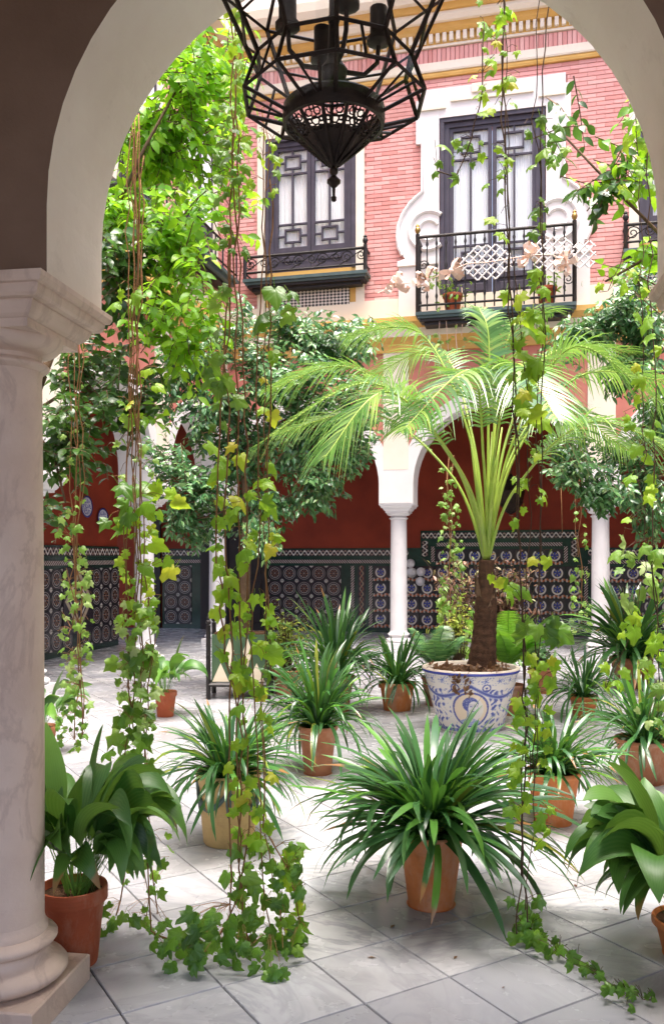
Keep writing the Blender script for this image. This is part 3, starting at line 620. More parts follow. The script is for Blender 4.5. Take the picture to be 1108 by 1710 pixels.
def window(xc, ww, z0, z1, panel, surround=.0):
    y = YF+.05; t = .075
    wn = bpy.data.objects.new('window', None); COL.objects.link(wn); wn.parent = house; wn.location = Vector((xc, y, z0))-ORG[house.name]; ORG[wn.name] = Vector((xc, y, z0))
    a, b = xc-ww/2+.003, xc+ww/2-.003
    fr = MB().box((a, y-.06, z0), (a+t, y+.06, z1-.003)).box((b-t, y-.06, z0), (b, y+.06, z1-.003)).box((a+t, y-.06, z1-t-.003), (b-t, y+.06, z1-.003))
    fr.build('frame', M['purple'], wn)
    MB().box((a-.06, YF-.05, z0), (a-.0, YF-.02+.05, z1+.06)).box((b, YF-.05, z0), (b+.06, YF+.03, z1+.06)).box((a-.06, YF-.052, z1), (b+.06, YF+.03, z1+.062)).build('casing', M['purple'], wn)
    ia, ib, iz1 = a+t, b-t, z1-t; mid = (ia+ib)/2
    for s in range(2):
        l, r = (ia, mid-.004) if s == 0 else (mid+.004, ib)
        w2 = .06; zb = z0+panel
        MB().box((l, y-.035, z0+.02), (l+w2, y+.03, iz1-.004)).box((r-w2, y-.035, z0+.02), (r, y+.03, iz1-.004)).box((l+w2, y-.035, iz1-.06), (r-w2, y+.03, iz1-.004)).box((l+w2, y-.035, zb-.05), (r-w2, y+.03, zb+.03)).box((l+w2, y-.035, z0+.02), (r-w2, y+.03, z0+.12)).build('sash', M['purple'], wn)
        MB().box((l+w2, y-.01, z0+.12), (r-w2, y+.02, zb-.05)).bbox((l+w2+.06, y-.03, z0+.18), (r-w2-.06, y-.008, zb-.11), .012).build('panel', M['purple'], wn)
        gl, gr = l+w2, r-w2; gm = (gl+gr)/2; gz0, gz1 = zb+.03, iz1-.06; hh = gz1-gz0; q = .2*hh if hh > 1.6 else .24*hh
        mu = MB(); B = lambda x0, zz0, x1, zz1: mu.box((x0, y-.028, zz0), (x1, y+.012, zz1))
        e = .014
        sw = (gr-gl)*.28
        za_, zb_ = gz0+q, gz1-q
        mu.box((gl, y-.029, za_-e), (gr, y+.011, za_+e)); mu.box((gl, y-.029, zb_-e), (gr, y+.011, zb_+e)); mu.box((gm-e, y-.027, za_+e), (gm+e, y+.012, zb_-e))
        for zc_ in ((gz0+za_)/2, (zb_+gz1)/2):
            sh = q*.30
            mu.box((gm-sw, y-.028, zc_-sh), (gm-sw+2*e, y+.012, zc_+sh)); mu.box((gm+sw-2*e, y-.028, zc_-sh), (gm+sw, y+.012, zc_+sh))
            mu.box((gm-sw, y-.03, zc_+sh-2*e), (gm+sw, y+.01, zc_+sh)); mu.box((gm-sw, y-.03, zc_-sh), (gm+sw, y+.01, zc_-sh+2*e))
            mu.box((gl, y-.026, zc_-e), (gm-sw, y+.01, zc_+e)); mu.box((gm+sw, y-.026, zc_-e), (gr, y+.01, zc_+e))
            mu.box((gm-e, y-.026, zc_+sh), (gm+e, y+.01, zc_+q/2)); mu.box((gm-e, y-.026, zc_-q/2), (gm+e, y+.01, zc_-sh))
        mu.build('glazing_bars', M['purple'], wn)
        MB().box((gl, y+.013, gz0), (gr, y+.017, gz1)).build('pane', M['glass'], wn)
        cu = MB(); n = 60; vs = []; fs = []
        for i in range(n+1):
            xx = gl-.02+(gr-gl+.04)*i/n; yy = y+.032+.008*math.sin(i*1.7)+.004*math.sin(i*.7)
            vs += [(xx, yy, gz0-.05), (xx, yy, gz1+.05)]
            if i: fs.append((2*i-2, 2*i, 2*i+1, 2*i-1))
        cu.add(vs, fs).build('curtain', M['curtain'], wn, 'all')
    return wn
window(XC, wW, WZ0, WZ1, .42); window(XWl, lW, LZ0, LZ1, .38); window(XWr, lW, LZ0, LZ1, .38)
# plain cream surrounds of the side windows, ochre apron with tiled grille
for xc in (XWl, XWr):
    a, b = xc-lW/2-.063, xc+lW/2+.063
    MB().box((a-.137, YF-.04, ZB+.421), (a, YF, LZ1+.35)).box((b, YF-.04, ZB+.421), (b+.137, YF, LZ1+.35)).box((a, YF-.04, LZ1+.063), (b, YF, LZ1+.35)).build('window_surround', M['trim'], house)
    MB().box((a, YF-.03, ZB+.421), (b, YF-.001, LZ0)).build('apron', M['ochre'], house)
    zt = (Zf(487, 530)+Zf(512, 530))/2
    me = tilemesh('tile', lW*.95, .27, M['az_check'], .02); link('tiled_grille', me, house, (xc-lW*.475, YF-.034, zt-.135))
# ornate surround of the middle window: stepped head, scrolled shoulders
def ys(p): return Zf(p, 822)
prof = [(.475*wW+.04, ys(205))]
hw0 = wW/2+.07
outl = [(XC-Xf(px_, py_), ys(py_)) for px_, py_ in ((703,140),(703,157),(695,157),(695,230),(706,230),(706,312),(697,319),(684,331),(673,347),(666,365),(664,384),(666,402),(672,416),(677,423),(668,425),(666,431),(666,526))]
rc = (XC-Xf(716, 378), ys(378))
for s in (-1, 1):
    poly = [(XC+s*hw0, ys(526)), (XC+s*hw0, ys(140))] + [(XC+s*u, z) for u, z in outl]
    if s == 1: poly = poly[::-1]
    MB().prism(poly, YF-.07, YF-.0135).build('window_surround', M['white'], house)
    edge = [(XC+s*u, YF-.075, z) for u, z in outl[4:13]]
    MB().tube(edge, .03, 6).build('scroll_edge', M['white'], house, True)
    for rr, wd, a0_, a1_ in ((.30,.035,50,310),(.155,.03,30,330)):
        pts = [(XC+s*(rc[0]-rr*math.cos(rad(180-a))*-1*-1), YF-.072, rc[1]+rr*math.sin(rad(a))) for a in range(a0_, a1_+1, 10)]
        pts = [(XC+s*(rc[0]-rr*math.cos(rad(a))), YF-.072, rc[1]+rr*math.sin(rad(a))) for a in range(a0_, a1_+1, 10)]
        MB().tube(pts, wd, 6).build('scroll', M['white'], house, True)
    x0_, x1_ = sorted((XC+s*(hw0+.01), XC+s*(outl[-1][0]+.015)))
    MB().box((x0_, YF-.1, ys(436)), (x1_, YF-.0701, ys(427))).build('scroll_band', M['white'], house)
MB().box((XC-hw0+.001, YF-.068, WZ1+.063), (XC+hw0-.001, YF-.014, ys(140)-.002)).build('lintel', M['white'], house)
MB().box((XC-.62, YF-.1, ys(166)), (XC+.62, YF-.0705, ys(161))).box((XC-.3, YF-.11, ys(155)), (XC+.3, YF-.0705, ys(141))).box((XC-SW+.06, YF-.1, ys(176)), (XC-.7, YF-.0705, ys(172))).box((XC+.7, YF-.1, ys(176)), (XC+SW-.06, YF-.0705, ys(172))).build('lintel_moulding', M['trim'], house)
MB().box((XC-SW-.22, YF-.06, ZB+.421), (XC+SW+.22, YF-.0125, ys(527))).build('surround_base', M['trim'], house)

# balconies --------------------------------------------------------
def scroll_pts(c, r0, turns, dirn, y, n=22):
    out = []
    for i in range(n+1):
        t = i/n; a = dirn*turns*2*math.pi*t; r = r0*(1-.82*t); out.append((c[0]+r*math.cos(a), y, c[1]+r*math.sin(a)))
    return out
def balcony(label, x0, x1, dep, zs, zrail, kind):
    t = thing('balcony', ((x0+x1)/2, YF-dep/2, zs), label, 'balcony', 'iron balconies on the brick house'); yf = YF-dep; y1 = YF-.002
    MB().box((x0, yf, zs-.05), (x1, y1, zs)).box((x0+.03, yf+.03, zs-.09), (x1-.03, y1, zs-.051)).build('slab', M['slate'], t)
    MB().box((x0+.06, yf+.06, zs-.13), (x1-.06, y1, zs-.0901)).box((x0+.12, yf+.12, zs-.18), (x1-.12, y1, zs-.1301)).build('soffit', M['iron'], t)
    e = .03; ya = yf+e; xa, xb = x0+e, x1-e
    rl = MB().bar((xa, ya, zrail), (xb, ya, zrail), .035).bar((xa, ya, zrail), (xa, YF, zrail), .034).bar((xb, ya, zrail), (xb, YF, zrail), .034); rl.build('handrail', M['iron'], t)
    zl = zs+.10
    MB().bar((xa, ya, zl), (xb, ya, zl), .026).bar((xa, ya, zl), (xa, YF, zl), .025).bar((xb, ya, zl), (xb, YF, zl), .025).build('bottom_rail', M['iron'], t)
    for x in (xa, xb):
        MB().bar((x, ya, zs), (x, ya, zrail+.05), .045).build('post', M['iron'], t)
        MB().lathe([(.012,0),(.03,.02),(.045,.06),(.03,.1),(.02,.11),(.034,.12),(.01,.15)], 10, (x, ya, zrail+.05)).build('finial', M['brass'] if kind == 'tall' else M['iron'], t, True)
    if kind == 'tall':
        n = 17
        pos = [(xa+(xb-xa)*i/(n-1), ya) for i in range(1, n-1)]+[(x, ya+(YF-ya)*q) for x in (xa, xb) for q in (.33, .66)]
        for (x, yy) in pos:
            hgt = zrail-zs-.0; pf = [(.011,.02),(.011,.16*hgt),(.022,.2*hgt),(.011,.24*hgt),(.011,.55*hgt),(.024,.6*hgt),(.011,.65*hgt),(.011,.86*hgt),(.022,.9*hgt),(.011,.94*hgt),(.011,hgt)]
            MB().lathe(pf, 6, (x, yy, zs)).build('baluster', M['iron'], t, True)
        for s, x in ((1, xa), (-1, xb)):
            for zz in (.3, .62):
                MB().tube(scroll_pts((x+s*.09, zs+zz*(zrail-zs)), .08, 1.6, s, ya), .008, 4).build('scroll', M['iron'], t)
    else:
        hgt = zrail-zl; n = 5
        for i in range(n):
            cx = xa+(xb-xa)*(i+.5)/n; zc_ = (zrail+zl)/2
            MB().tube(scroll_pts((cx-.1, zc_), hgt*.42, 1.7, 1, ya), .009, 4).build('scroll', M['iron'], t)
            MB().tube(scroll_pts((cx+.13, zc_+.02), hgt*.30, 1.5, -1, ya), .009, 4).build('scroll', M['iron'], t)
            MB().tube([(cx-.24, ya, zl), (cx-.05, ya, zc_-.02), (cx+.08, ya, zc_+.06), (cx+.22, ya, zrail)], .008, 4).build('scroll', M['iron'], t)
    return t
DB = .5
bx0 = onY(693, 520, YF-DB).x; bx1 = onY(962, 520, YF-DB).x; bzs = onY(827, 512, YF-DB).z; bzr = onY(827, 384, YF-DB).z
bal = balcony('tall black iron balcony with turned balusters before the scrolled middle window', bx0, bx1, DB, bzs, bzr, 'tall')
DL = .32
lx0 = onY(405, 460, YF-DL).x; lx1 = onY(612, 460, YF-DL).x; lzs = onY(508, 458, YF-DL).z; lzr = onY(508, 421, YF-DL).z
balcony('low iron scrollwork balcony under the window behind the lantern', lx0, lx1, DL, lzs, lzr, 'low')
balcony('low iron balcony half hidden by leaves at the right edge', 2*XC-lx1, 2*XC-lx0, DL, lzs, lzr, 'low')

# ------------------------------------------------------------------ left wing
wing = thing('courtyard_wing', (XL, 8, 0), 'pink brick wing with balconies along the left side behind the trees', 'building')
yc = [YA-SPB*0-2.75*i for i in range(1, 5)]
prl = sorted([(y-.27, y+.27) for y in yc])+[(YA-.27, YA+.0)]
arcade(MB(), Vector((XL, 0, 0)), rad(90), prl, .5, ZI, .28, ZB).build('arcade', [M['pinkwall'], M['white'], M['white']], wing)
archivolts(wing, Vector((XL, 0, 0)), rad(90), prl, .5, ZI, .28, ZB)
column(Vector((XL, yc[0], 0)), 0, 'white column of the left arcade half hidden behind hanging ivy', M['marble_white'], r=.135, hw=.26)
for y in yc[1:2]: column(Vector((XL, y, 0)), 0, 'white column of the left arcade hidden behind the leafy tree', M['marble_white'], r=.135, hw=.26)
XW2 = -6.9; YE = onX(196, 1000, XW2).y
MB().box((XW2-.3, 1.5, -.01), (XW2, YE, 4.7)).build('gallery_wall', M['redwall'], wing)
MB().box((XW2-3.6, 1.5, 4.55), (XL-.26, YA+.25, 4.7)).build('gallery_ceiling', M['ceil'], wing)
yz0 = onX(84, 1000, XW2).y
dado(wing, YE-3.3, YE, Vector((XW2+.005, 0, 0)), rad(90), [(YE-2.95, YE-2.35, 'rosette'), (YE-1.2, YE, 'rosette'), (YE-2.35, YE-1.2, 'rosette')])
link('tile', TM['diamond'], wing, Vector((XW2+.045, YE-1.75, .3)), (0, 0, rad(90)))
MB().box((XW2-.02, YE-4.6, -.005), (XW2+.06, YE-3.32, 2.5)).build('dark_door', M['darkwood'], wing)
zs_ = MB(); 
MB().box((XF-.4, 2.9, ZB), (XF, YF+.4, Z1)).box((XF-.4, 2.9, Z1), (XF, YF+.4, 12.5)).build('wall', M['mortar'], wing)
wy = [onX(330, 300, XF).y, onX(250, 300, XF).y-.4]
holes = [(y-.75, y+.75, ZB, LZ1+.3) for y in wy]
bb = MB(); bricks(bb, 4.5, YF-.001, ZB+.42, Z1, holes, putX); stuff(bb.build('brick_courses', M['brick'], wing))
def mouldX(name, mat, z0, z1, o, o2=None): MB().box((XF, 2.9, z0), (XF+o, YF-.0, z1)).build(name, mat, wing)
mouldX('string_course', M['ochre'], zc[0], zc[1]-.001, .05); mouldX('string_course', M['trim'], zc[1], zc[2], .07); mouldX('cornice', M['ochre'], zc[3], zc[6], .1); mouldX('cornice', M['trim'], zc[6]+.001, zc[6]+.3, .3)
mouldX('belt', M['ochre'], ZB-.42, ZB-.2, .08); mouldX('belt', M['trim'], ZB-.199, ZB-.08, .14); mouldX('belt', M['ochre'], ZB-.079, ZB+.08, .22); mouldX('belt', M['trim'], ZB+.081, ZB+.42, .05)
LWL = ['long iron balcony on the left wing seen end on through the leaves', 'iron balcony on the left wing buried in the tree foliage']
for n, y in enumerate(wy):
    MB().box((XF, y-.75, LZ0), (XF+.04, y-.55, LZ1+.3)).box((XF, y+.55, LZ0), (XF+.04, y+.75, LZ1+.3)).box((XF, y-.55, LZ1+.05), (XF+.04, y+.55, LZ1+.3)).build('window_surround', M['trim'], wing)
    MB().box((XF+.002, y-.55, LZ0), (XF+.03, y+.55, LZ1+.05)).build('window_leaf', M['purple'], wing)
    for s in (-1, 1):
        for (za, zb2) in ((.5, 1.1), (1.15, 2.3), (2.35, 2.85)):
            MB().box((XF+.02, y+s*.27-.19, LZ0+za), (XF+.035, y+s*.27+.19, min(LZ0+zb2, LZ1))).build('pane', M['curtain'], wing)
    t = thing('balcony', (XF, y, lzs), LWL[n], 'balcony', 'iron balconies on the left wing')
    MB().box((XF, y-.95, lzs-.05), (XF+.32, y+.95, lzs)).box((XF, y-.9, lzs-.11), (XF+.27, y+.9, lzs-.0501)).build('slab', M['slate'], t)
    MB().box((XF, y-.84, lzs-.16), (XF+.2, y+.84, lzs-.111)).build('soffit', M['iron'], t)
    xr_ = XF+.29
    MB().bar((xr_, y-.92, lzs+.42), (xr_, y+.92, lzs+.42), .035).bar((xr_, y-.92, lzs+.08), (xr_, y+.92, lzs+.08), .026).build('handrail', M['iron'], t)
    for q in range(7):
        yy = y-.92+1.84*q/6; MB().bar((xr_, yy, lzs), (xr_, yy, lzs+.42), .02).build('baluster', M['iron'], t)

# ------------------------------------------------------------------ lantern
def lantern():
    D = 2.5; ax = W(557, 205, D); cx, cy = ax.x, ax.y; k = D/FPX
    t = thing('moorish_lantern', (cx, cy, ax.z), 'dark bronze faceted glass lantern hanging in the arch', 'lantern')
    z0 = ax.z; n = 10; fa = math.atan2(-cy, -cx)+.03
    R = [(80*k, z0+.012), (153*k, z0+.058), (131*k, z0+.164), (202*k, z0+.43), (150*k, z0+.62), (40*k, z0+.76)]
    rg = [[Vector((cx+r_*math.cos(fa+2*math.pi*j/n), cy+r_*math.sin(fa+2*math.pi*j/n), z_)) for j in range(n)] for r_, z_ in R]
    bw_ = .0088
    for i in (1, 2, 3, 4):
        mb = MB()
        for j in range(n): mb.bar(rg[i][j], rg[i][(j+1)%n], bw_)
        mb.build('ring', M['bronze'], t)
    for j in range(n):
        mb = MB()
        for i in range(5): mb.bar(rg[i][j], rg[i+1][j], bw_*(1.1 if i == 2 else 1))
        mid = (rg[2][j]*.62+rg[3][j]*.38); mid2 = (rg[2][(j+1)%n]*.62+rg[3][(j+1)%n]*.38); mb.bar(mid, mid2, bw_*.75)
        # diamond tracery on every second facet
        lo = (rg[0][j]+rg[0][(j+1)%n])/2; hi = (rg[1][j]+rg[1][(j+1)%n])/2; cc = (lo+hi)/2
        if j % 2: mb.bar(lo, rg[1][j].lerp(rg[1][(j+1)%n], .3), bw_*.7); mb.bar(lo, rg[1][j].lerp(rg[1][(j+1)%n], .7), bw_*.7)
        else: mb.bar(rg[1][j].lerp(rg[1][(j+1)%n], .5), rg[2][j].lerp(rg[2][(j+1)%n], .5), bw_*.7)
        mb.build('rib', M['bronze'], t)
        for i in range(4):
            q = (rg[i][j], rg[i+1][j], rg[i+1][(j+1)%n], rg[i][(j+1)%n]); MB().add(q, [(0,1,2,3)]).build('pane', M['glass'], t)
    # pierced cup: solid rim band, pierced upper cone, solid tip
    r0 = R[0][0]; m = 12
    P = lambda a, f, o=0: Vector((cx+(r0*f+o)*math.cos(a), cy+(r0*f+o)*math.sin(a), z0-.132*(1-f)**.85 if f < 1 else z0))
    MB().lathe([(r0*.98,-.012),(r0*1.05,-.010),(r0*1.07,.006),(r0*1.06,.04),(r0*.98,.05),(r0*.96,.045),(r0*.96,-.008)], 36, (cx, cy, z0), caps=False).build('cup_rim', M['bronze'], t, True)
    ft = MB()      # filigree of small loops between the gores
    for j in range(m):
        a0 = 2*math.pi*j/m; a1 = 2*math.pi*(j+1)/m
        ft.tube([P(a0, f) for f in (1, .85, .7, .55, .4, .25, .1)], .006, 5)
        for (fa, fb) in ((1, .97), (.52, .5)):
            pass
        am = (a0+a1)/2
        for f, da, rr in ((.88, -.11, .010), (.88, .11, .010), (.76, 0, .012), (.66, -.10, .007), (.66, .10, .007), (.94, 0, .007), (.77, -.17, .006), (.77, .17, .006)):
            c = P(am+da, f); tn = Vector((-math.sin(am), math.cos(am), 0)); up = (P(am+da, f+.03)-P(am+da, f-.03)).normalized()
            ft.tube([c+tn*rr*math.cos(q*1.0472)+up*rr*math.sin(q*1.0472) for q in range(6)], .0028, 4, closed=True)
        for f in (.82, .7): ft.tube([P(a0+(a1-a0)*q/3, f-.03*math.sin(math.pi*q/3)) for q in range(4)], .0028, 4)
    ft.build('filigree', M['bronze'], t)
    pts = [(r0*f, -.132*(1-f)**.85) for f in (.68, .6, .5, .4, .3, .2, .1, .03)]
    MB().lathe(pts[::-1], m, (cx, cy, z0), caps=False).build('cup', M['bronze'], t)
    MB().lathe([(.004,-.226),(.008,-.222),(.008,-.214),(.004,-.21),(.005,-.187),(.012,-.18),(.02,-.172),(.02,-.166),(.012,-.158),(.006,-.152),(.012,-.143),(.013,-.136),(.008,-.128)], 12, (cx, cy, z0)).build('finial', M['bronze'], t, True)
    # candle cluster inside
    hub = MB().lathe([(.012,.10),(.035,.12),(.04,.15),(.02,.18),(.014,.28),(.02,.3)], 12, (cx, cy, z0)).build('hub', M['bronze'], t, True)
    MB().tube([(cx, cy, z0+.29), (cx, cy, z0+.9)], .008, 6).build('rod', M['bronze'], t)
    for j in range(4):
        a = 2*math.pi*j/4+.5; dv = Vector((math.cos(a), math.sin(a), 0)); o = Vector((cx, cy, z0))
        MB().tube([o+dv*.02+UP*.15, o+dv*.09+UP*.15, o+dv*.13+UP*.19, o+dv*.135+UP*.25], .007, 6).build('arm', M['bronze'], t, True)
        MB().lathe([(.012,.24),(.036,.25),(.036,.262),(.026,.264),(.026,.35),(.02,.352)], 12, o+dv*.135).build('candle_holder', M['bronze'], t, True)
        MB().lathe([(.012,.35),(.02,.38),(.022,.41),(.014,.45),(.004,.475)], 10, o+dv*.135).build('bulb', M['glass'], t, True)
    ch = MB(); z = z0+.78
    MB().lathe([(40*k,.78),(.03,.82),(.02,.86),(.03,.88),(.01,.9)], 10, (cx, cy, z0)).build('cap', M['bronze'], t, True)
    while z < 3.5:
        ch.tube([(cx, cy, z+.12), (cx, cy, z+.16)], .004, 4); z += .05
    MB().tube([(cx, cy, z0+.9), (cx, cy, 3.6)], .006, 6).build('chain', M['bronze'], t)
lantern()

# ------------------------------------------------------------------ leaf shapes
def blade(path, width, across=2, fold=.0, twist=0):
    """path: [(x,z)] centre line in XZ; width: per point half width; returns verts, faces, uvs"""
    vs = []; uv = []; fs = []; n = len(path)
    for i, (x, z) in enumerate(path):
        w_ = width[i]; t = i/(n-1); tw = twist*t
        cols_ = [-1, 0, 1] if across == 2 else [-1, 1]
        for c in cols_:
            yy = c*w_*math.cos(tw); zz = z+abs(c)*w_*fold+c*w_*math.sin(tw)
            vs.append((x, yy, zz)); uv.append(((c+1)/2, t))
    k = across+1
    for i in range(n-1):
        for j in range(k-1): fs.append((i*k+j, (i+1)*k+j, (i+1)*k+j+1, i*k+j+1))
    return vs, fs, uv
def leafmesh(name, bl, mat):
    me = MB().add(bl[0], bl[1]).mesh(name, mat, 'all', uv=bl[2]); return me
def arcpath(L, e0, e1, n, pw=1.0, start=(0, 0)):
    x, z = start; out = [(x, z)]
    for i in range(n):
        a = rad(e0+(e1-e0)*((i+.5)/n)**pw); x += L/n*math.cos(a); z += L/n*math.sin(a); out.append((x, z))
    return out
def strapw(w_, n): return [w_*(.55+.45*min(1, 3*i/n))*(1 if i/n < .72 else max(.04, math.cos((i/n-.72)/.28*math.pi/2)**.7)) for i in range(n+1)]
STRAP = []
for (e0, e1, L, pw) in ((86,58,.92,1.2),(80,30,1.0,1.2),(74,5,1.0,1.1),(66,-22,1.0,1.1),(58,-45,1.0,1.0),(46,-64,1.0,.9),(34,-78,.95,.8),(62,-80,1.0,1.6),(70,20,.8,1.3),(52,-10,.9,1.0),(40,0,1.0,1.0),(28,-30,.95,1.0)):
    STRAP.append((e0, leafmesh('leaf', blade(arcpath(L, e0, e1, 9, pw), strapw(.0225, 9), 2, .32, random.uniform(-.4, .4)), M['strap'])))
def potmesh(style, r, h):
    """outer radius at the rim r, height h"""
    if style == 'rim': pf = [(r*.70,0),(r*.72,.01),(r*.90,h*.80),(r*.91,h*.81),(r*1.0,h*.815),(r*1.01,h*.83),(r*1.01,h*.97),(r*.99,h),(r*.92,h),(r*.91,h*.98),(r*.86,h*.8),(r*.84,h*.78)]
    elif style == 'flare': pf = [(r*.66,0),(r*.68,.008),(r*.80,h*.45),(r*.93,h*.88),(r*.95,h*.9),(r*1.0,h*.92),(r*1.02,h*.96),(r*1.0,h),(r*.94,h),(r*.92,h*.97),(r*.86,h*.85)]
    else: pf = [(r*.74,0),(r*.78,.01),(r*.84,h*.35),(r*.86,h*.62),(r*.9,h*.8),(r*.98,h*.92),(r*1.02,h*.97),(r*1.0,h),(r*.94,h),(r*.92,h*.96),(r*.84,h*.82)]
    return MB().lathe(pf, 44, caps=False).add([(r*.73*math.cos(2*math.pi*i/44), r*.73*math.sin(2*math.pi*i/44), .0006) for i in range(44)], [tuple(range(43,-1,-1))])
def soil(t, r, z):
    n = 28; rings_ = 5; mb = MB(); vs = [(0,0,z+.012)]; fs = []
    for i in range(1, rings_+1):
        for j in range(n): rr = r*i/rings_; vs.append((rr*math.cos(2*math.pi*j/n), rr*math.sin(2*math.pi*j/n), z+random.uniform(-.008,.014)*(i < rings_)))
    for j in range(n): fs.append((0, 1+j, 1+(j+1)%n))
    for i in range(rings_-1):
        for j in range(n): fs.append((1+i*n+j, 1+(i+1)*n+j, 1+(i+1)*n+(j+1)%n, 1+i*n+(j+1)%n))
    mb.add(vs, fs).build('soil', M['soil'], t, True, (0, 0, 0))
def pot_at(px, py, label, cat, wpx, hpx, style, mat, group=None, name='potted_clivia'):
    b = FL(px, py); d = b.dot(FW); r = wpx/FPX*d/2; b = b + FW*(r*.62); d2 = b.dot(FW); r = wpx/FPX*d2/2; h = hpx/FPX*d2
    b.z = 0
    t = thing(name, b, label, cat, group)
    potmesh(style, r, h).build('pot', mat, t, True, (0, 0, 0), random.uniform(0, 6))
    soil(t, r*.9, h*.9)
    return t, b, r, h, d2
def strap_plant(px, py, label, wpx, hpx, spread_px, n, style='rim', mat=None, up=1.0, lift=0, yel=0, droop=0):
    t, b, r, h, d = pot_at(px, py, label, 'potted plant', wpx, hpx, style, mat or M['pot1'], 'strap leaved plants in clay pots')
    L = spread_px/2/FPX*d/.80
    la_, lz_ = random.uniform(0, 6.28), random.uniform(.03, .16); sl_ = random.uniform(.05, .35)
    for i in range(n):
        q = (i+.5)/n                                     # 0 inner .. 1 outer
        e = 88-62*q+random.uniform(-10, 10)
        cand = sorted(STRAP, key=lambda s: abs(s[0]-e)+random.uniform(0, 10))[0][1]
        a = i*2.39996+random.uniform(-.25, .25)
        rr = r*random.uniform(.05, .45)
        s = L*random.uniform(.75, 1.08)*(1.0 if q < .75 else random.uniform(.8, 1.05))
        p = b+Vector((rr*math.cos(a), rr*math.sin(a), h*.9+random.uniform(0, .05)*L))
        s *= 1+sl_*.35*math.cos(a-la_)
        link('leaf', cand, t, p, (random.uniform(-.35, .35), random.uniform(-.1, .1)+lz_*math.cos(a-la_)*.8, a+random.uniform(-.1, .1)), (s, s*random.uniform(.85, 1.25), s*up))
    return t, b, r, h, d
# aspidistra leaves: stalk and broad blade in one mesh
ASP = []
for (e0, e1, tw, bw2) in ((82,30,.5,.105),(76,-15,-.7,.12),(70,-45,.8,.115),(62,-70,-.5,.12),(86,62,.3,.10),(54,-85,.9,.115),(68,0,-1.1,.11),(72,-60,1.2,.12),(80,-30,-.2,.125)):
    p1 = arcpath(.46, e0, e0-8, 4); p2 = arcpath(.66, e0-8, e1, 10, 1.25, p1[-1])
    path = p1+p2[1:]; wd = [.006]*5+[bw2*math.sin(math.pi*min(1, (i/10)**.75*.98+.01))**.85+.004 for i in range(1, 11)]; wd[-1] = .003
    ASP.append((e0, leafmesh('leaf', blade(path, wd, 2, .38, tw), M['aspid'])))
def aspidistra(px, py, label, wpx, hpx, spread_px, n, mat, style='rim', zs=1.0, bias=None, keep=None):
    t, b, r, h, d = pot_at(px, py, label, 'potted plant', wpx, hpx, style, mat, 'broad leaved plants in clay pots', 'potted_aspidistra')
    L = spread_px/2/FPX*d/.72
    for i in range(n):
        q = (i+.5)/n; e = 84-32*q+random.uniform(-8, 8)
        me = sorted(ASP, key=lambda s: abs(s[0]-e)+random.uniform(0, 12))[0][1]
        a = i*2.39996+random.uniform(-.4, .4)
        if bias is not None and random.random() < .35: a = bias+random.uniform(-.9, .9)
        if keep is not None and math.cos(a-YAW) < keep and math.sin(a-YAW) < .6: a = math.pi-a
        s = L*random.uniform(.7, 1.1); rr = r*random.uniform(.1, .6)
        link('leaf', me, t, b+Vector((rr*math.cos(a), rr*math.sin(a), h*.88)), (random.uniform(-.4, .4), 0, a), (s, s*random.uniform(.85, 1.2), s*zs))
    return t, b, r, h, d

strap_plant(723, 1522, 'largest dark green strap leaved plant in an orange clay pot, front centre', 112, 122, 420, 300, 'flare', M['pot1'], .86)
tp, bp, rp, hp, dp = strap_plant(378, 1416, 'strap leaved plant in a tall ochre pot with green garland relief', 108, 118, 245, 200, 'urn', M['potcream'], .95)
# garland relief on the ochre pot
for k in range(4):
    a0 = 2*math.pi*k/4+.35; pts = []
    for i in range(11):
        f = i/10; a = a0+f*math.pi/2; z = hp*(.80-.26*math.sin(math.pi*f)); rr = rp*(.86+.04*(z/hp > .6)) + .004; pts.append((rr*math.cos(a), rr*math.sin(a), z))
    MB().tube(pts, [.010+.006*math.sin(math.pi*i/10) for i in range(11)], 7).build('garland', M['slate'], tp, True, (0, 0, 0))
    a = a0; MB().tube([(rp*.92*math.cos(a), rp*.92*math.sin(a), hp*.86), (rp*.885*math.cos(a), rp*.885*math.sin(a), hp*.6), (rp*.875*math.cos(a), rp*.875*math.sin(a), hp*.45)], [.016,.014,.006], 7).build('garland', M['slate'], tp, True, (0, 0, 0))
strap_plant(530, 1296, 'bushy strap leaved plant in a mossy brown pot behind the ochre pot', 66, 80, 200, 220, 'flare', M['pot2'], 1.35)
strap_plant(562, 1190, 'tall strap leaved plant in shade before the far column', 60, 60, 195, 200, 'flare', M['pot2'], 1.25)
strap_plant(664, 1188, 'upright strap leaved plant in an orange pot left of the painted urn', 62, 46, 135, 150, 'rim', M['pot1'], 1.15)
strap_plant(930, 1382, 'strap leaved plant in a reddish clay pot right of the largest plant', 90, 88, 215, 220, 'flare', M['pot1'], 1.0)
strap_plant(978, 1200, 'small strap leaved plant in an orange pot right of the urn', 48, 36, 140, 120, 'rim', M['pot1'], 1.1)
strap_plant(1085, 1312, 'strap leaved plant in a brown pot at the right edge', 96, 72, 195, 160, 'flare', M['pot2'], 1.15)
strap_plant(1060, 1150, 'large dark strap leaved plant before the right-hand far column', 70, 50, 245, 190, 'rim', M['pot2'], 1.0)
aspidistra(112, 1622, 'broad leaved plant in a red clay pot beside the foreground column', 112, 128, 275, 84, M['pot3'], 'rim', 1.35, rad(20), .15)
aspidistra(1166, 1612, 'broad leaved plant reaching in from the right edge near the front', 120, 62, 325, 76, M['pot1'], 'rim', 1.15, rad(190))
aspidistra(274, 1198, 'small broad leaved plant in a clay pot by the left arcade', 38, 42, 115, 34, M['pot3'], 'rim', 1.1)
aspidistra(62, 1262, 'yellowish broad leaved plant peeping out behind the foreground column', 56, 46, 130, 30, M['pot2'], 'rim', 1.0)

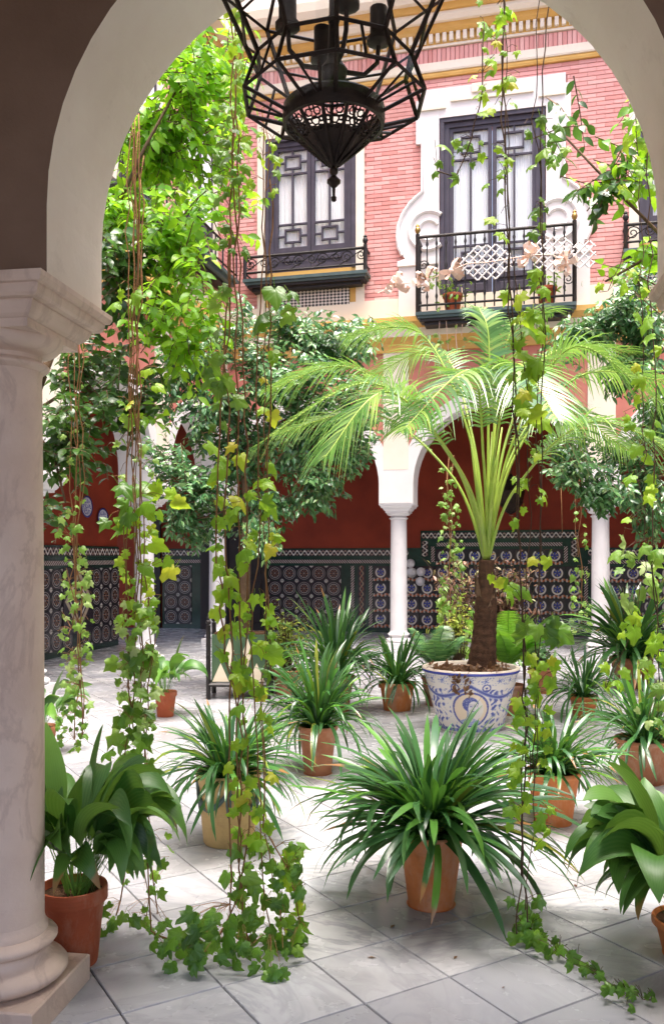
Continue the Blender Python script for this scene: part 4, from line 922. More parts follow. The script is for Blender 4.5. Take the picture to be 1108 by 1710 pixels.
# ------------------------------------------------------------------ palm in painted urn
def faience_color(a, t):
    """a: angle from the front (-pi..pi), t: 0 bottom..1 top; painted blue and white pattern"""
    white = np.array((.66,.63,.58)); blue = np.array((.035,.06,.30)); mid = np.array((.22,.27,.50)); cream = np.array((.70,.58,.42))
    x = a*.34; y = t*.52                                 # metres on the wall
    c = white.copy(); cx_, cy_ = 0.0, .225; dx, dy = x-cx_, y-cy_; r = math.hypot(dx, dy)
    R0 = .145
    n1 = math.sin(x*61+2*math.sin(y*47))*math.sin(y*53+2*math.sin(x*37)); n2 = math.sin(x*140+3*math.sin(y*90))*math.sin(y*120+2*math.sin(x*100))
    if r > R0:
        # flanking foliage, thicker towards the sides
        if r > R0+.03 and y < .40:
            if n1 > .05 and n2 > -.3: c = mid
            if n1 > .5: c = blue
        # garland scrolls from the top centre sweeping outwards
        yy = .43-.10*abs(math.sin(abs(x)*6.2)); 
        if abs(y-yy) < .010: c = blue
        elif abs(y-yy) < .018: c = mid
        for sx in (-.12, .12):
            rr = math.hypot(x-sx, y-.415)
            if abs(rr-.03) < .006 or rr < .010: c = blue
        # flowers under the rim
        if y > .435:
            u = (x+.055) % .11-.055; v = y-.475; rr = math.hypot(u, v); an = math.atan2(v, u)
            if rr < .026*(.65+.35*math.cos(5*an)): c = mid
            if rr < .007: c = blue
            if n2 > .55: c = mid
        if r < R0+.012: c = blue
    else:
        c = cream if dx > .03 or r > .11 else white*1.02
        if r > R0-.006: c = blue
        # bust in profile three quarter: hair, face, neck
        fx, fy = dx+.012, dy-.018
        face = (fx/.047)**2+(fy/.064)**2 < 1
        hair = (((fx-.014)/.066)**2+((fy-.028)/.066)**2 < 1) and not ((fx+.012)/.045)**2+((fy+.008)/.066)**2 < 1
        neck = abs(fx-.018) < .026 and -.125 < fy < -.03
        shoulder = fy < -.092 and abs(fx-.02) < .02+(-fy-.092)*2.6
        if shoulder: c = np.array((.40,.44,.60)) if n2 > .1 else mid
        if neck: c = np.array((.58,.56,.58)) if fx < .028 else mid
        if face:
            c = np.array((.64,.62,.62))
            if fx > .028: c = np.array((.36,.4,.58))
            if abs(fy-.012) < .005 and (abs(fx+.022) < .010 or abs(fx-.010) < .011): c = blue
            if abs(fy-.026) < .004 and (abs(fx+.022) < .013 or abs(fx-.010) < .014): c = blue
            if abs(fx+.012+fy*.1) < .004 and -.018 < fy < .012: c = mid
            if abs(fy+.034) < .004 and abs(fx+.010) < .014: c = blue
        if hair: c = blue if n2 > -.4 else mid
        if abs((fx/.047)**2+(fy/.064)**2-1) < .10 and fx < .02 and fy < .03: c = blue
    if t < .10: c = blue if (int((a+9)*14) % 2) else mid
    if t < .035: c = white
    return c
def urn_palm():
    b = FL(793, 1226); r = 162/FPX*b.dot(FW)/2; b = b+FW*(r*.6); b.z = 0; d = b.dot(FW); r = 160/FPX*d/2; h = EYE-(1112-HZ)/FPX*d
    t = thing('potted_palm', b, 'tall feather palm growing in a blue and white painted urn with a portrait medallion', 'palm')
    front = math.atan2(-b.y, -b.x)
    na, nh = 420, 120; vs = []; cols_ = []; fs = []
    for i in range(nh+1):
        f = i/nh; rr = r*(.62+.35*f**.8); z = h*.93*f
        for j in range(na):
            a = 2*math.pi*j/na-math.pi; vs.append((rr*math.cos(a+front), rr*math.sin(a+front), z)); cols_.append((*faience_color(-a, f), 1))
    for i in range(nh):
        for j in range(na): fs.append((i*na+j, i*na+(j+1)%na, (i+1)*na+(j+1)%na, (i+1)*na+j))
    mb = MB().add([(-v[0]+0, v[1], v[2]) if False else v for v in vs], fs); mb.add([(r*.62*math.cos(q*.15708), r*.62*math.sin(q*.15708), .001) for q in range(40)], [tuple(range(39,-1,-1))])
    cols_ += [(.6,.55,.5,1)]*40
    me = mb.mesh('urn', M['faience'], 'all'); at = me.color_attributes.new('paint', 'FLOAT_COLOR', 'POINT'); at.data.foreach_set('color', [x for c in cols_ for x in c])
    link('urn', me, t, b)
    rim = MB().lathe([(r*.965,h*.925),(r*1.0,h*.93),(r*1.015,h*.945),(r*1.01,h*.972)], 64, caps=False).build('rim_band', mottled('cobalt_glaze', (.03,.04,.22), (.05,.07,.32), 12, .2, .02, .6), t, True, (0,0,0))
    MB().lathe([(r*1.01,h*.972),(r*1.0,h*.992),(r*.97,h),(r*.93,h*.995),(r*.91,h*.97),(r*.88,h*.85)], 64, caps=False).build('rim', mottled('white_glaze', (.6,.5,.42), (.7,.62,.55), 12, .3, .04, .5), t, True, (0,0,0))
    soil(t, r*.9, h*.93)
    # trunk
    tx = W(803, 1110, d); base = Vector((tx.x, tx.y, h*.9)); top = W(812, 935, d)
    pts = []; rs = []
    nseg = 42
    for i in range(nseg+1):
        f = i/nseg; p = base.lerp(top, f)+RT*(.012*math.sin(f*3)); pts.append(p)
        rr = .060*(1-f)**1.6+.070-.012*f+(.014*math.exp(-((f-.6)/.22)**2)); rs.append(rr*(1+.05*(i % 3 == 0)))
    MB().tube(pts, rs, 18).build('trunk', mottled('palm_trunk', (.03,.016,.010), (.10,.05,.028), 20, .9, .9, .2, 70), t, 'all')
    # fibre boots peeling off the upper trunk
    fb_ = MB()
    for i in range(26):
        f = random.uniform(.35, 1.0); a = random.uniform(0, 6.28); p = base.lerp(top, f); dv = Vector((math.cos(a), math.sin(a), 0)); tg = Vector((-dv.y, dv.x, 0)); rr = .075
        q = p+dv*rr; L = random.uniform(.08, .16); wd = random.uniform(.02, .045)
        fb_.add([q-tg*wd-UP*L*.3, q+tg*wd-UP*L*.3, q+dv*.012+tg*wd*.7+UP*L*.3, q+dv*.012-tg*wd*.7+UP*L*.3, q+dv*.03+UP*L], [(0,1,2,3),(3,2,4)])
    fb_.build('bark_fibre', M['woodbark'], t)
    crown = top
    # fronds: control points in the picture, then depth offset of the tip
    F = [  # (mid px,py,dd) (tip px,py,dd) leaflet length
        ((620,640,-.35),(425,745,-.55),.56), ((650,655,-.9),(540,765,-1.2),.54), ((700,556,.3),(575,562,.4),.46),
        ((785,620,-.5),(670,720,-1.2),.48), ((855,548,.2),(925,520,.4),.40), ((955,580,-.3),(1100,670,-.5),.54), ((975,625,.1),(1160,650,.2),.54),
        ((985,705,-.7),(1160,770,-.9),.54), ((920,590,.9),(1070,590,1.3),.46), ((730,585,1.0),(600,640,1.4),.46), ((860,610,-.6),(930,700,-1.3),.46),
        ((920,680,.4),(1060,760,.7),.46), ((815,565,.0),(800,515,.1),.34), ((620,690,.5),(460,725,.7),.48), ((590,615,.1),(440,655,.2),.48)]
    for n, ((mx_, my_, md), (ex, ey, ed), LL) in enumerate(F):
        p0 = crown+Vector((random.uniform(-.02,.02), random.uniform(-.02,.02), 0)); p1 = W(mx_, my_, d+md); p2 = W(ex, ey, d+ed)
        lean = (p1-p0); lean.z = 0
        pc = p0+UP*(p1.z-p0.z)*.55+lean*.28
        ctl = [p0-UP*.2, p0, pc, p1, p2, p2*1.5-p1*.5]
        path = []; N = 46
        for i in range(N+1):
            f = i/N*3; k_ = min(2, int(f)); f -= k_; a_, b_, c_, e_ = ctl[k_:k_+4]
            path.append(.5*((2*b_)+(c_-a_)*f+(2*a_-5*b_+4*c_-e_)*f*f+(3*b_-a_-3*c_+e_)*f**3))
        fr = bpy.data.objects.new('frond', None); COL.objects.link(fr); fr.parent = t; fr.location = p0-b; ORG[fr.name] = p0.copy()
        MB().tube(path, [.014*(1-i/N)**.8+.0025 for i in range(N+1)], 6).build('midrib', M['petiole'], fr, 'all')
        lf = MB()
        total = 56
        for q in range(total):
            f = .44+.56*q/(total-1); i = min(N-1, int(f*N)); p = path[i].lerp(path[i+1], f*N-i); tg = (path[i+1]-path[i]).normalized()
            side = tg.cross(UP).normalized(); nor = side.cross(tg).normalized()
            u_ = (f-.44)/.56; prof = min(1, .35+2.6*u_)*(1 if u_ < .6 else max(.12, 1-((u_-.6)/.4)**1.6*.85)); L = LL*1.15*prof*random.uniform(.92, 1.06)
            for s in (-1, 1):
                v = (side*s*.82+tg*(.45+.35*(f-.4))+nor*.18).normalized(); wv = tg*.9-v*tg.dot(v); wv.normalize(); wd = .0105*random.uniform(.8, 1.2)
                drop = random.uniform(.22, .66); pts_ = []
                for k in range(6):
                    g_ = k/5; pts_.append(p+v*L*g_-UP*(drop*L*g_**2.1)+side*s*(-.12*L*g_**2.2))
                vs = []; fs_ = []
                for k, pp in enumerate(pts_):
                    ww = wd*(.5+.5*min(1, k*1.2))*(1-(k/5)**2.2)+.0008; vs += [pp-wv*ww, pp+wv*ww]
                    if k: fs_.append((2*k-2, 2*k-1, 2*k+1, 2*k))
                lf.add(vs, fs_)
        stuff(lf.build('leaflets', M['palm'], fr, 'all'))
    # new spear leaf and petiole sheaths
    for k in range(4):
        a = k*1.6; q = W(812+random.uniform(-35, 40), 700+random.uniform(-30, 60), d+random.uniform(-.2, .2))
        MB().tube([crown-UP*.03, crown.lerp(q, .5)+Vector((math.cos(a), math.sin(a), 0))*.02, q], [.028,.02,.006], 7).build('petiole', M['petiole'], t, 'all')
    # dry growth hanging over the rim
    dl = MB()
    for i in range(170):
        a = front+random.uniform(-1.2, 1.2); rr = r*random.uniform(.5, 1.02); z = h*.97+random.uniform(-.02, .06)
        if random.random() < .25: rr = r*1.03; z = h*random.uniform(.62, .95); a = front+random.choice((-.28, -.05))+random.uniform(-.07, .07)
        p = Vector((rr*math.cos(a), rr*math.sin(a), z)); u = Vector((random.gauss(0,1), random.gauss(0,1), random.gauss(0,1))).normalized(); v = u.orthogonal().normalized(); s = random.uniform(.018, .034)
        dl.add([p-u*s, p+v*s*.6, p+u*s, p-v*s*.6], [(0,1,2,3)])
    stuff(dl.build('dry_leaves', M['dry'], t, False, (0, 0, 0)))
    return t, b, d, r, h
palm_t, palm_b, palm_d, palm_r, palm_h = urn_palm()

# ------------------------------------------------------------------ joined leaves (numpy) for crowns
def scatter(mb_name, tmpl, mats_, mat, parent, smooth='all'):
    tv = np.array(tmpl[0], float); nv = len(tv); k = len(mats_)
    A = np.array([[list(r) for r in m.to_3x3()] for m in mats_]); P = np.array([list(m.translation) for m in mats_])
    V = np.einsum('kij,nj->kni', A, tv)+P[:, None, :]; V -= np.array(list(ORG[parent.name]))
    fl = np.array([i for f in tmpl[1] for i in f]); ln = [len(f) for f in tmpl[1]]
    me = bpy.data.meshes.new(mb_name); me.vertices.add(nv*k); me.vertices.foreach_set('co', V.reshape(-1))
    loops = (fl[None, :]+(np.arange(k)*nv)[:, None]).reshape(-1); me.loops.add(len(loops)); me.loops.foreach_set('vertex_index', loops.astype(np.int32))
    lt = np.tile(ln, k); ls = np.concatenate([[0], np.cumsum(lt)[:-1]]); me.polygons.add(len(lt)); me.polygons.foreach_set('loop_start', ls.astype(np.int32)); 
    me.polygons.foreach_set('use_smooth', np.ones(len(lt), bool)); me.materials.append(mat); me.update(calc_edges=True); me.validate()
    o = bpy.data.objects.new(mb_name, me); COL.objects.link(o); o.parent = parent; ORG[o.name] = ORG[parent.name]; return o
def frame(pos, tip, nor, s):
    x = Vector(tip).normalized(); z = Vector(nor); z = (z-x*z.dot(x))
    if z.length < 1e-4: z = x.orthogonal()
    z.normalize(); y = z.cross(x); m = Matrix((x, y, z)).transposed().to_4x4()
    return Matrix.Translation(pos) @ m @ Matrix.Diagonal((s, s, s, 1))
def ovalleaf(wd, n=4, curve=-25, fold=.25): 
    return blade(arcpath(1, 5, curve, n), [max(.02, wd*math.sin(math.pi*((i/n)**.85)*.97+.05)) for i in range(n+1)], 2, fold)
FICUS = ovalleaf(.24, 5, -35, .2); SMALL = ovalleaf(.21, 3, -25, .3)
OVAL_M = {}
def gv(s=1.0): return Vector((random.gauss(0, s), random.gauss(0, s), random.gauss(0, s)))
def tree(name, label, trunk, limbs, clusters, leaf_len, mats_, tmpl, nobj=0, droop=.6, trunk_r=.05, group=None, cat='tree', twigmat='woodbark'):
    """trunk: [(px,py,d)...]; limbs: [[(px,py,d)..]]; clusters: (px,py,d,rx,ry,rd,n,matindex)"""
    b0 = W(*trunk[0]); base = Vector((b0.x, b0.y, 0)); t = thing(name, base, label, cat, group)
    tp = [base]+[W(*q) for q in trunk]; n = len(tp)
    MB().tube(tp, [trunk_r*(1-.55*i/n) for i in range(n)], 10).build('trunk', M[twigmat], t, 'all')
    for l in limbs: 
        lp = [W(*q) for q in l]; MB().tube(lp, [trunk_r*.2*(1-.75*i/len(lp)) for i in range(len(lp))], 7).build('limb', M[twigmat], t, 'all')
    tw = MB(); ms = [[] for _ in mats_]
    anch = [W(*q) for q in trunk]+[W(*q) for l in limbs for q in l]
    for (px, py, d, rx, ry, rd, cnt, mi) in clusters:
        c = W(px, py, d); near = min(anch, key=lambda a: (a-c).length); per = 9
        for _ in range(max(1, cnt//per)):
            o_ = gv(.5); o_ = o_/max(1, o_.length)
            tip = c+RT*(o_.x*rx/FPX*d)+UP*(o_.z*ry/FPX*d)+FW*(o_.y*rd)
            dirv = (tip-near).normalized()+gv(.35)-UP*.25*droop; dirv.normalize(); L = leaf_len*random.uniform(2.6, 4.2); st = tip-dirv*L
            mid_ = (st+tip)/2+UP*L*.08; tw.tube([st, mid_, tip], [.0035, .003, .0012], 3)
            for q in range(per):
                f = (q+.6)/per; p = st.lerp(mid_, f*2) if f < .5 else mid_.lerp(tip, f*2-1)
                sd = dirv.cross(UP); sd = sd.normalized() if sd.length > .01 else RT.copy()
                v = dirv*.6+sd*(1 if q % 2 else -1)*.8-UP*(droop+random.uniform(-.3, .4))+gv(.25)
                ms[mi].append(frame(p, v, UP*.8-FW*.5+gv(.5), leaf_len*random.uniform(.65, 1.15)))
    stuff(tw.build('twigs', M[twigmat], t))
    for mi, m in enumerate(ms):
        if not m: continue
        if nobj:
            m.sort(key=lambda q: (q.translation-Vector((0,0,EYE))).length)
            key = (id(tmpl), mats_[mi])
            if key not in OVAL_M: OVAL_M[key] = leafmesh('leaf', tmpl, M[mats_[mi]])
            step = max(1, len(m)//nobj//2); pick = set(range(0, min(len(m), nobj*step), step))
            for i in pick:
                q = m[i]; sc = q.to_scale()[0]; link('leaf', OVAL_M[key], t, q.translation, q.to_euler(), sc)
            m = [q for i, q in enumerate(m) if i not in pick]
        if m: stuff(scatter('crown', tmpl, m, M[mats_[mi]], t))
    return t
random.seed(21)
# big ficus on the left
cl = []
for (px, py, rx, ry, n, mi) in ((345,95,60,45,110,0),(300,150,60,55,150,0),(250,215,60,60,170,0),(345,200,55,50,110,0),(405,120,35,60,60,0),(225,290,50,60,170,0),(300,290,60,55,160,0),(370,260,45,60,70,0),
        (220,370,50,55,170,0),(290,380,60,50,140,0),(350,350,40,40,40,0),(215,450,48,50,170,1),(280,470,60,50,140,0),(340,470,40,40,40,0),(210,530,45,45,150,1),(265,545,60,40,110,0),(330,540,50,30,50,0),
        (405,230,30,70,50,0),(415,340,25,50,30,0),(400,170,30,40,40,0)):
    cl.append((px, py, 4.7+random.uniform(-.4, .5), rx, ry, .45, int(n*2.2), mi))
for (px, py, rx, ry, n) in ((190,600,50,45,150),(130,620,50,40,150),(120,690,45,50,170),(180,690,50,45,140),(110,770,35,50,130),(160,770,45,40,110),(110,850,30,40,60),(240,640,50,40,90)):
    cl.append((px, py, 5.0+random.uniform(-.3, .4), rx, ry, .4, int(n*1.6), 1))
for (px, py, rx, ry, n) in ((290,610,50,35,90),(330,640,40,35,60),(250,700,45,30,50)): cl.append((px, py, 4.8, rx, ry, .4, n, 0))
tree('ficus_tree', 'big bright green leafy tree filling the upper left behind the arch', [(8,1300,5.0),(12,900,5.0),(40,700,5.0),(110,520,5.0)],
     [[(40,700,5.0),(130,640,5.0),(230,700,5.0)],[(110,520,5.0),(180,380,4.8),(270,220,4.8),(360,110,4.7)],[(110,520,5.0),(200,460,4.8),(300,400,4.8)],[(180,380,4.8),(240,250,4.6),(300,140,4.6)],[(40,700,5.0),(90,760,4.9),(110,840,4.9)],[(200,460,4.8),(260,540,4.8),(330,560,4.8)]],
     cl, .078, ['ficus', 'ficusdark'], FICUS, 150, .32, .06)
# ficus boughs reaching in from the right
cl = [(1060,200,3.9,30,28,.2,26,0),(960,240,3.9,40,35,.25,40,1),(1010,300,3.9,55,45,.25,80,1),(1060,330,3.9,40,60,.25,80,0),(985,345,3.9,25,35,.2,30,1),(1075,420,3.9,25,40,.2,45,0),(1030,420,3.9,40,30,.2,26,0),(1015,470,3.9,30,18,.2,14,0),(1085,260,3.9,20,50,.2,40,0)]
tree('ficus_tree', 'leafy branch reaching in under the arch from the right', [(1290,1300,4.2),(1280,900,4.2),(1250,600,4.2),(1200,450,4.1)],
     [[(1200,450,4.1),(1100,390,3.9),(1020,310,3.9),(930,215,3.9)],[(1200,450,4.1),(1110,330,3.9),(1065,200,3.9)],[(1200,450,4.1),(1080,430,3.9),(1010,470,3.9)]], cl, .078, ['ficus', 'ficusdark'], FICUS, 150, .35, .05)
# glossy small leaved trees in the middle distance
cl = []
for (px, py, rx, ry, n) in ((300,590,50,35,200),(470,545,60,40,300),(560,590,60,45,300),(500,620,60,40,260),(590,650,40,40,160),(430,600,50,40,220),(340,600,50,40,200),(330,690,50,50,220),(400,690,50,45,220),
        (560,740,60,35,260),(500,780,55,40,280),(590,770,35,30,120),(450,730,50,35,200),(400,790,55,40,260),(320,800,45,40,220),(300,870,35,35,170),(370,860,50,45,260),(450,850,50,40,240),(520,850,45,30,120),(440,910,35,30,110),(335,900,25,25,80),(540,560,50,30,140),(400,540,40,30,120),(600,570,40,40,160),(520,680,60,35,200),(450,660,50,40,180),(620,700,30,40,110),(280,660,40,40,150),(270,760,35,40,130),(360,740,45,40,160),(540,810,50,30,140)):
    cl.append((px, py, 9.6+random.uniform(-.5, .6), rx, ry, .5, int(n*3.1), 0))
tree('small_leaved_tree', 'blue-green small leaved tree standing mid patio left of the palm', [(408,1090,9.7),(410,950,9.7),(412,830,9.7),(405,760,9.7)],
     [[(412,830,9.7),(450,850,9.5),(520,800,9.3),(560,760,9.3)],[(405,760,9.7),(380,680,9.7),(330,620,9.7)],[(405,760,9.7),(450,660,9.8),(520,580,9.8),(570,540,9.8)],[(412,830,9.7),(360,860,9.5),(310,870,9.5)],[(412,860,9.7),(440,800,9.5),(500,720,9.5)]],
     cl, .092, ['smalltree'], SMALL, 0, .45, .07)
cl = []
for (px, py, rx, ry, n) in ((1040,520,60,35,300),(990,560,60,40,260),(1080,570,40,50,240),(1050,630,50,40,240),(1090,700,30,45,160),(960,790,45,30,170),(1010,830,50,35,240),(1070,820,45,40,240),(1090,880,30,40,130),(950,740,40,30,120),(1030,760,55,35,200),(930,570,30,30,70),(1060,470,50,30,120)):
    cl.append((px, py, 9.2+random.uniform(-.4, .5), rx, ry, .5, int(n*3.1), 0))
tree('small_leaved_tree', 'blue-green small leaved tree at the right edge behind the palm', [(1190,1080,9.4),(1185,900,9.4),(1170,780,9.4)],
     [[(1170,780,9.4),(1080,800,9.2),(990,820,9.2),(940,790,9.2)],[(1170,780,9.4),(1120,650,9.3),(1040,540,9.2),(980,560,9.2)],[(1120,650,9.3),(1080,560,9.2),(1050,500,9.2)]], cl, .092, ['smalltree'], SMALL, 0, .45, .07)

# ------------------------------------------------------------------ ivy
random.seed(5)
def ivyleaf(v):
    rd_ = random.Random(v); q = lambda: rd_.uniform(-.09, .09)
    o = [(.03,0,.0),(-.12,.14,.0),(-.10,.36,-.05),(.06,.46,-.07),(.22,.40,-.02),(.42+q(),.54+q(),-.10),(.50,.42,-.05),(.56,.25,.0),(.78,.14,-.05),(1.0+q(),.02+q(),-.16)]
    kx, ky = rd_.uniform(.85, 1.1), rd_.uniform(.72, 1.12); o2 = [(x+q()*.5, (-y+q()*.6)*rd_.uniform(.8, 1.1), z+q()*.6) for x, y, z in o[1:-1]][::-1]; o = [(x*kx, y*ky, z+q()*.4) for x, y, z in o]
    out = o+o2; n = len(out); vs = [(.30,0,.10)]+out; fs = [(0, 1+(i+1)%n, 1+i) for i in range(n)]
    # vein ridge: mid point to the tip
    vs += [(.05,-.012,.0),(.05,.012,.0),(-.42,.012,.16),(-.42,-.012,.16)]; k = len(vs); fs.append((k-4,k-3,k-2,k-1))
    return vs, fs, [(v_[1]+.5, v_[0]) for v_ in vs]
IV = [ivyleaf(i) for i in range(9)]
IVM = {m: [leafmesh('leaf', b_, M[m]) for b_ in IV] for m in ('ivy', 'ivydark', 'ivypale')}
def ivy(label, d, stems, zones, mat='ivy', stem='stem', r=.0028, group='hanging ivy', nmax=320):
    t = thing('hanging_ivy', W(stems[0][0][0], stems[0][0][1], d if len(stems[0][0]) < 3 else stems[0][0][2]), label, 'ivy', group)
    sp = []
    for s in stems:
        pts = []
        for i in range(len(s)-1):
            a, b = s[i], s[i+1]; da = a[2] if len(a) > 2 else d; db = b[2] if len(b) > 2 else d
            n = max(2, int(math.hypot(b[0]-a[0], b[1]-a[1])/40))
            for q in range(n):
                f = q/n; pts.append((a[0]+(b[0]-a[0])*f+random.gauss(0, 2.6), a[1]+(b[1]-a[1])*f, da+(db-da)*f+random.gauss(0, .01)))
        e = s[-1]; pts.append((e[0], e[1], e[2] if len(e) > 2 else d)); wp = [W(*p) for p in pts]
        MB().tube(wp, r*random.uniform(.7, 1.25), 5).build('stem', M[stem], t, 'all'); sp += wp
    side = MB()
    sa = np.array([list(p) for p in sp])
    for z in zones:
        x0, y0, x1, y1, n, spx = z[:6]; mt = z[6] if len(z) > 6 else mat; dz = z[7] if len(z) > 7 else d
        if y1 < 480: n = int(n*1.7)
        elif spx >= 26 and y0 < 1390: n = max(2, int(n*1.05))
        for _ in range(n):
            if len(z) > 8 and z[8] == 'line':        # a trail on the ground from (x0,y0) to (x1,y1)
                f = random.random(); px = x0+(x1-x0)*f+random.gauss(0, 9); py = y0+(y1-y0)*f+random.gauss(0, 9); dd = FPX*EYE/(py+18-HZ)*random.uniform(.985, 1.0)
            else: px = random.uniform(x0, x1); py = random.uniform(y0, y1); dd = dz+random.gauss(0, .05)
            s = spx/FPX*dd*random.uniform(.5, 1.0)/1.05; p = W(px, py, dd)
            if p.z < .02: p.z = .02+random.random()*.03
            tip = -UP*random.uniform(.4, 1.1)+RT*random.gauss(0, .75)-FW*random.uniform(-.3, .5); nor = -FW*random.uniform(.2, 1.1)+UP*random.uniform(.1, 1.0)+RT*random.gauss(0, .45)
            m = frame(p, tip, nor, s); me = random.choice(IVM[mt])
            link('leaf', me, t, p, m.to_euler(), (s*random.uniform(.85, 1.15), s*random.uniform(.75, 1.05), s*random.uniform(.6, 2.4)))
            foot = p-Vector(tip).normalized()*s*.4+nor.normalized()*s*.15
            k = int(np.argmin(((sa-np.array(list(p)))**2).sum(1))); q = sp[k]
            if (q-p).length < .22: side.tube([foot, (foot+q)/2+UP*.01, q], .0011, 3)
    if side.v: stuff(side.build('leaf_stalks', M[stem], t))
    return t
ivy('fine ivy strands with small leaves hanging beside the foreground column', 4.5,
    [[(112,540),(120,820),(130,1100),(125,1235)],[(128,540),(128,900),(138,1230)],[(135,560),(136,800),(128,1000),(140,1200)],[(122,560),(133,850),(120,1050)]],
    [(98,790,150,920,22,18,'ivypale'),(100,920,155,1100,70,19,'ivypale'),(105,1100,150,1180,26,18,'ivypale'),(95,1170,148,1250,40,18,'ivydark'),(100,620,150,790,12,16,'ivypale')], 'ivypale', 'stem', .003)
ivy('broad ivy curtain hanging just inside the arch on the left', 3.55,
    [[(222,190),(226,500),(215,800),(212,1050),(225,1240)],[(232,190),(236,460),(222,800),(232,1000),(240,1250),(255,1330)],[(226,200),(218,600),(228,900),(220,1150),(205,1300)],[(216,220),(214,640),(208,900),(215,1150)],[(240,260),(230,700),(243,950),(252,1100),(242,1290),(250,1440),(262,1560)],[(228,220),(232,650),(236,1000),(232,1330),(215,1450),(185,1560)],[(235,300),(226,900),(240,1150),(262,1060)],[(238,1290),(232,1400),(246,1500),(250,1560)]],
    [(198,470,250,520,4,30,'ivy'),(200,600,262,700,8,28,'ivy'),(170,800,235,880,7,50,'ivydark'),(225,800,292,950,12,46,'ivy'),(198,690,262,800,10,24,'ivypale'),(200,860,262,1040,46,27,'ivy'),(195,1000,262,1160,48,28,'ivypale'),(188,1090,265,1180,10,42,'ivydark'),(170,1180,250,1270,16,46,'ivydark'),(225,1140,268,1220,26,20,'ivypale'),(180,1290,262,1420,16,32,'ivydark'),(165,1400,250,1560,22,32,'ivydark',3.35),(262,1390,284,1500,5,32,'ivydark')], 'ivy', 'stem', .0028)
ivy('long ivy curtain left of centre reaching down to the floor tiles', 3.22,
    [[(384,-80),(386,300),(384,560),(376,850),(386,1050),(384,1250),(382,1420),(385,1600)],[(392,-80),(392,260),(395,560),(398,900),(402,1080),(396,1300),(402,1450),(420,1620)],[(440,180),(440,420),(430,560),(432,900),(420,1080),(430,1250),(436,1420),(450,1600)],[(446,200),(440,600),(445,1000),(436,1150),(444,1380),(470,1550)],[(388,-60),(398,400),(410,700),(412,1050),(408,1200),(418,1380),(400,1500),(350,1590),(258,1560)],[(386,400),(372,640),(360,900),(380,1100),(404,1240),(398,1440)],[(452,300),(450,700),(447,1000),(452,1120)],[(436,1120),(440,1250),(438,1380),(480,1450),(500,1540)],[(246,1440),(254,1555),(330,1600)]],
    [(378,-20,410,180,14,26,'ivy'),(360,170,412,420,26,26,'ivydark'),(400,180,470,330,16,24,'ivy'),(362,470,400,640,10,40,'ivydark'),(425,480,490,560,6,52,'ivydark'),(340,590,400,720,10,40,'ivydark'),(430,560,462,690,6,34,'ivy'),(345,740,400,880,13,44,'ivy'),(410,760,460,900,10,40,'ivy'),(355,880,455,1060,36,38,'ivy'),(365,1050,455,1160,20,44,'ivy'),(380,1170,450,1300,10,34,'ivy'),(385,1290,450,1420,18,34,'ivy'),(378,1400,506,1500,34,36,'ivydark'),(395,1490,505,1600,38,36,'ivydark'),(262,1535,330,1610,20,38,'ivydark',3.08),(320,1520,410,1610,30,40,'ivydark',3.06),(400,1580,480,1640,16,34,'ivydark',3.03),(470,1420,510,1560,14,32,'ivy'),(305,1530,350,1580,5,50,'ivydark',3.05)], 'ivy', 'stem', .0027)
ivy('long ivy strands right of centre trailing onto the floor at lower right', 3.15,
    [[(838,-80),(842,140),(846,300),(856,560),(860,760),(872,1000),(876,1250),(870,1400),(866,1520),(862,1560)],[(842,-80),(836,200),(850,420),(862,700),(868,1000),(880,1200),(872,1420),(880,1540)],[(896,-80),(893,200),(903,300),(908,520),(897,700),(902,1000),(895,1200),(890,1380),(876,1520)],[(922,-40),(905,120),(901,250),(909,480),(903,800),(896,1100),(892,1300)],[(806,40),(806,120),(800,180),(790,230),(760,296),(730,286)],[(842,-80),(848,400),(878,620),(885,900),(872,1100),(885,1300)],[(862,1530,3.3),(900,1575,3.25),(960,1610,3.1),(1010,1640,2.98),(1050,1668,2.88),(1088,1670,2.86)],[(866,1540,3.3),(930,1580,3.25),(1000,1630,3.0)]],
    [(800,0,865,100,9,28,'ivy'),(800,100,862,190,7,28,'ivy'),(790,110,830,150,2,30,'ivy'),(722,230,790,310,6,28,'ivydark'),(880,185,945,280,6,30,'ivydark'),(800,200,860,320,6,26,'ivy'),(880,330,915,400,5,26,'ivydark'),(805,355,845,400,2,34,'ivy'),(880,430,915,560,10,34,'ivy'),(840,470,900,600,12,44,'ivy'),(852,600,905,720,16,42,'ivy'),(855,720,905,880,14,26,'ivy'),(820,930,915,1000,9,36,'ivy'),(868,1020,932,1090,9,50,'ivydark'),(855,1090,930,1180,16,34,'ivy'),(850,1180,920,1330,24,30,'ivy'),(850,1330,915,1440,12,28,'ivy'),(838,1500,905,1570,13,34,'ivydark',3.25),(870,1545,970,1600,20,36,'ivydark',3.15,'line'),(955,1605,1060,1655,13,30,'ivydark',3,'line'),(1050,1660,1092,1676,6,26,'ivydark',2.9,'line')], 'ivy', 'darkstem', .0024)
ivy('loose ivy strands hanging near the right edge of the arch', 3.6,
    [[(1062,150),(1068,380),(1072,560),(1070,800),(1078,950),(1062,1010),(1052,1080),(1010,1150)],[(1076,160),(1082,380),(1090,560),(1094,800),(1086,950),(1100,1050)],[(1052,380),(1035,440),(1012,486),(1000,488)],[(1078,900),(1098,1000),(1100,1150)]],
    [(1038,160,1090,330,12,30,'ivy'),(1000,450,1062,480,5,30,'ivy'),(1050,470,1100,640,9,32,'ivy'),(1040,640,1100,880,12,32,'ivy'),(1035,890,1106,1010,17,38,'ivypale'),(1040,1000,1106,1120,13,36,'ivy'),(1000,1080,1060,1150,6,30,'ivy'),(1060,1100,1106,1220,9,30,'ivypale')], 'ivy', 'darkstem', .0024)
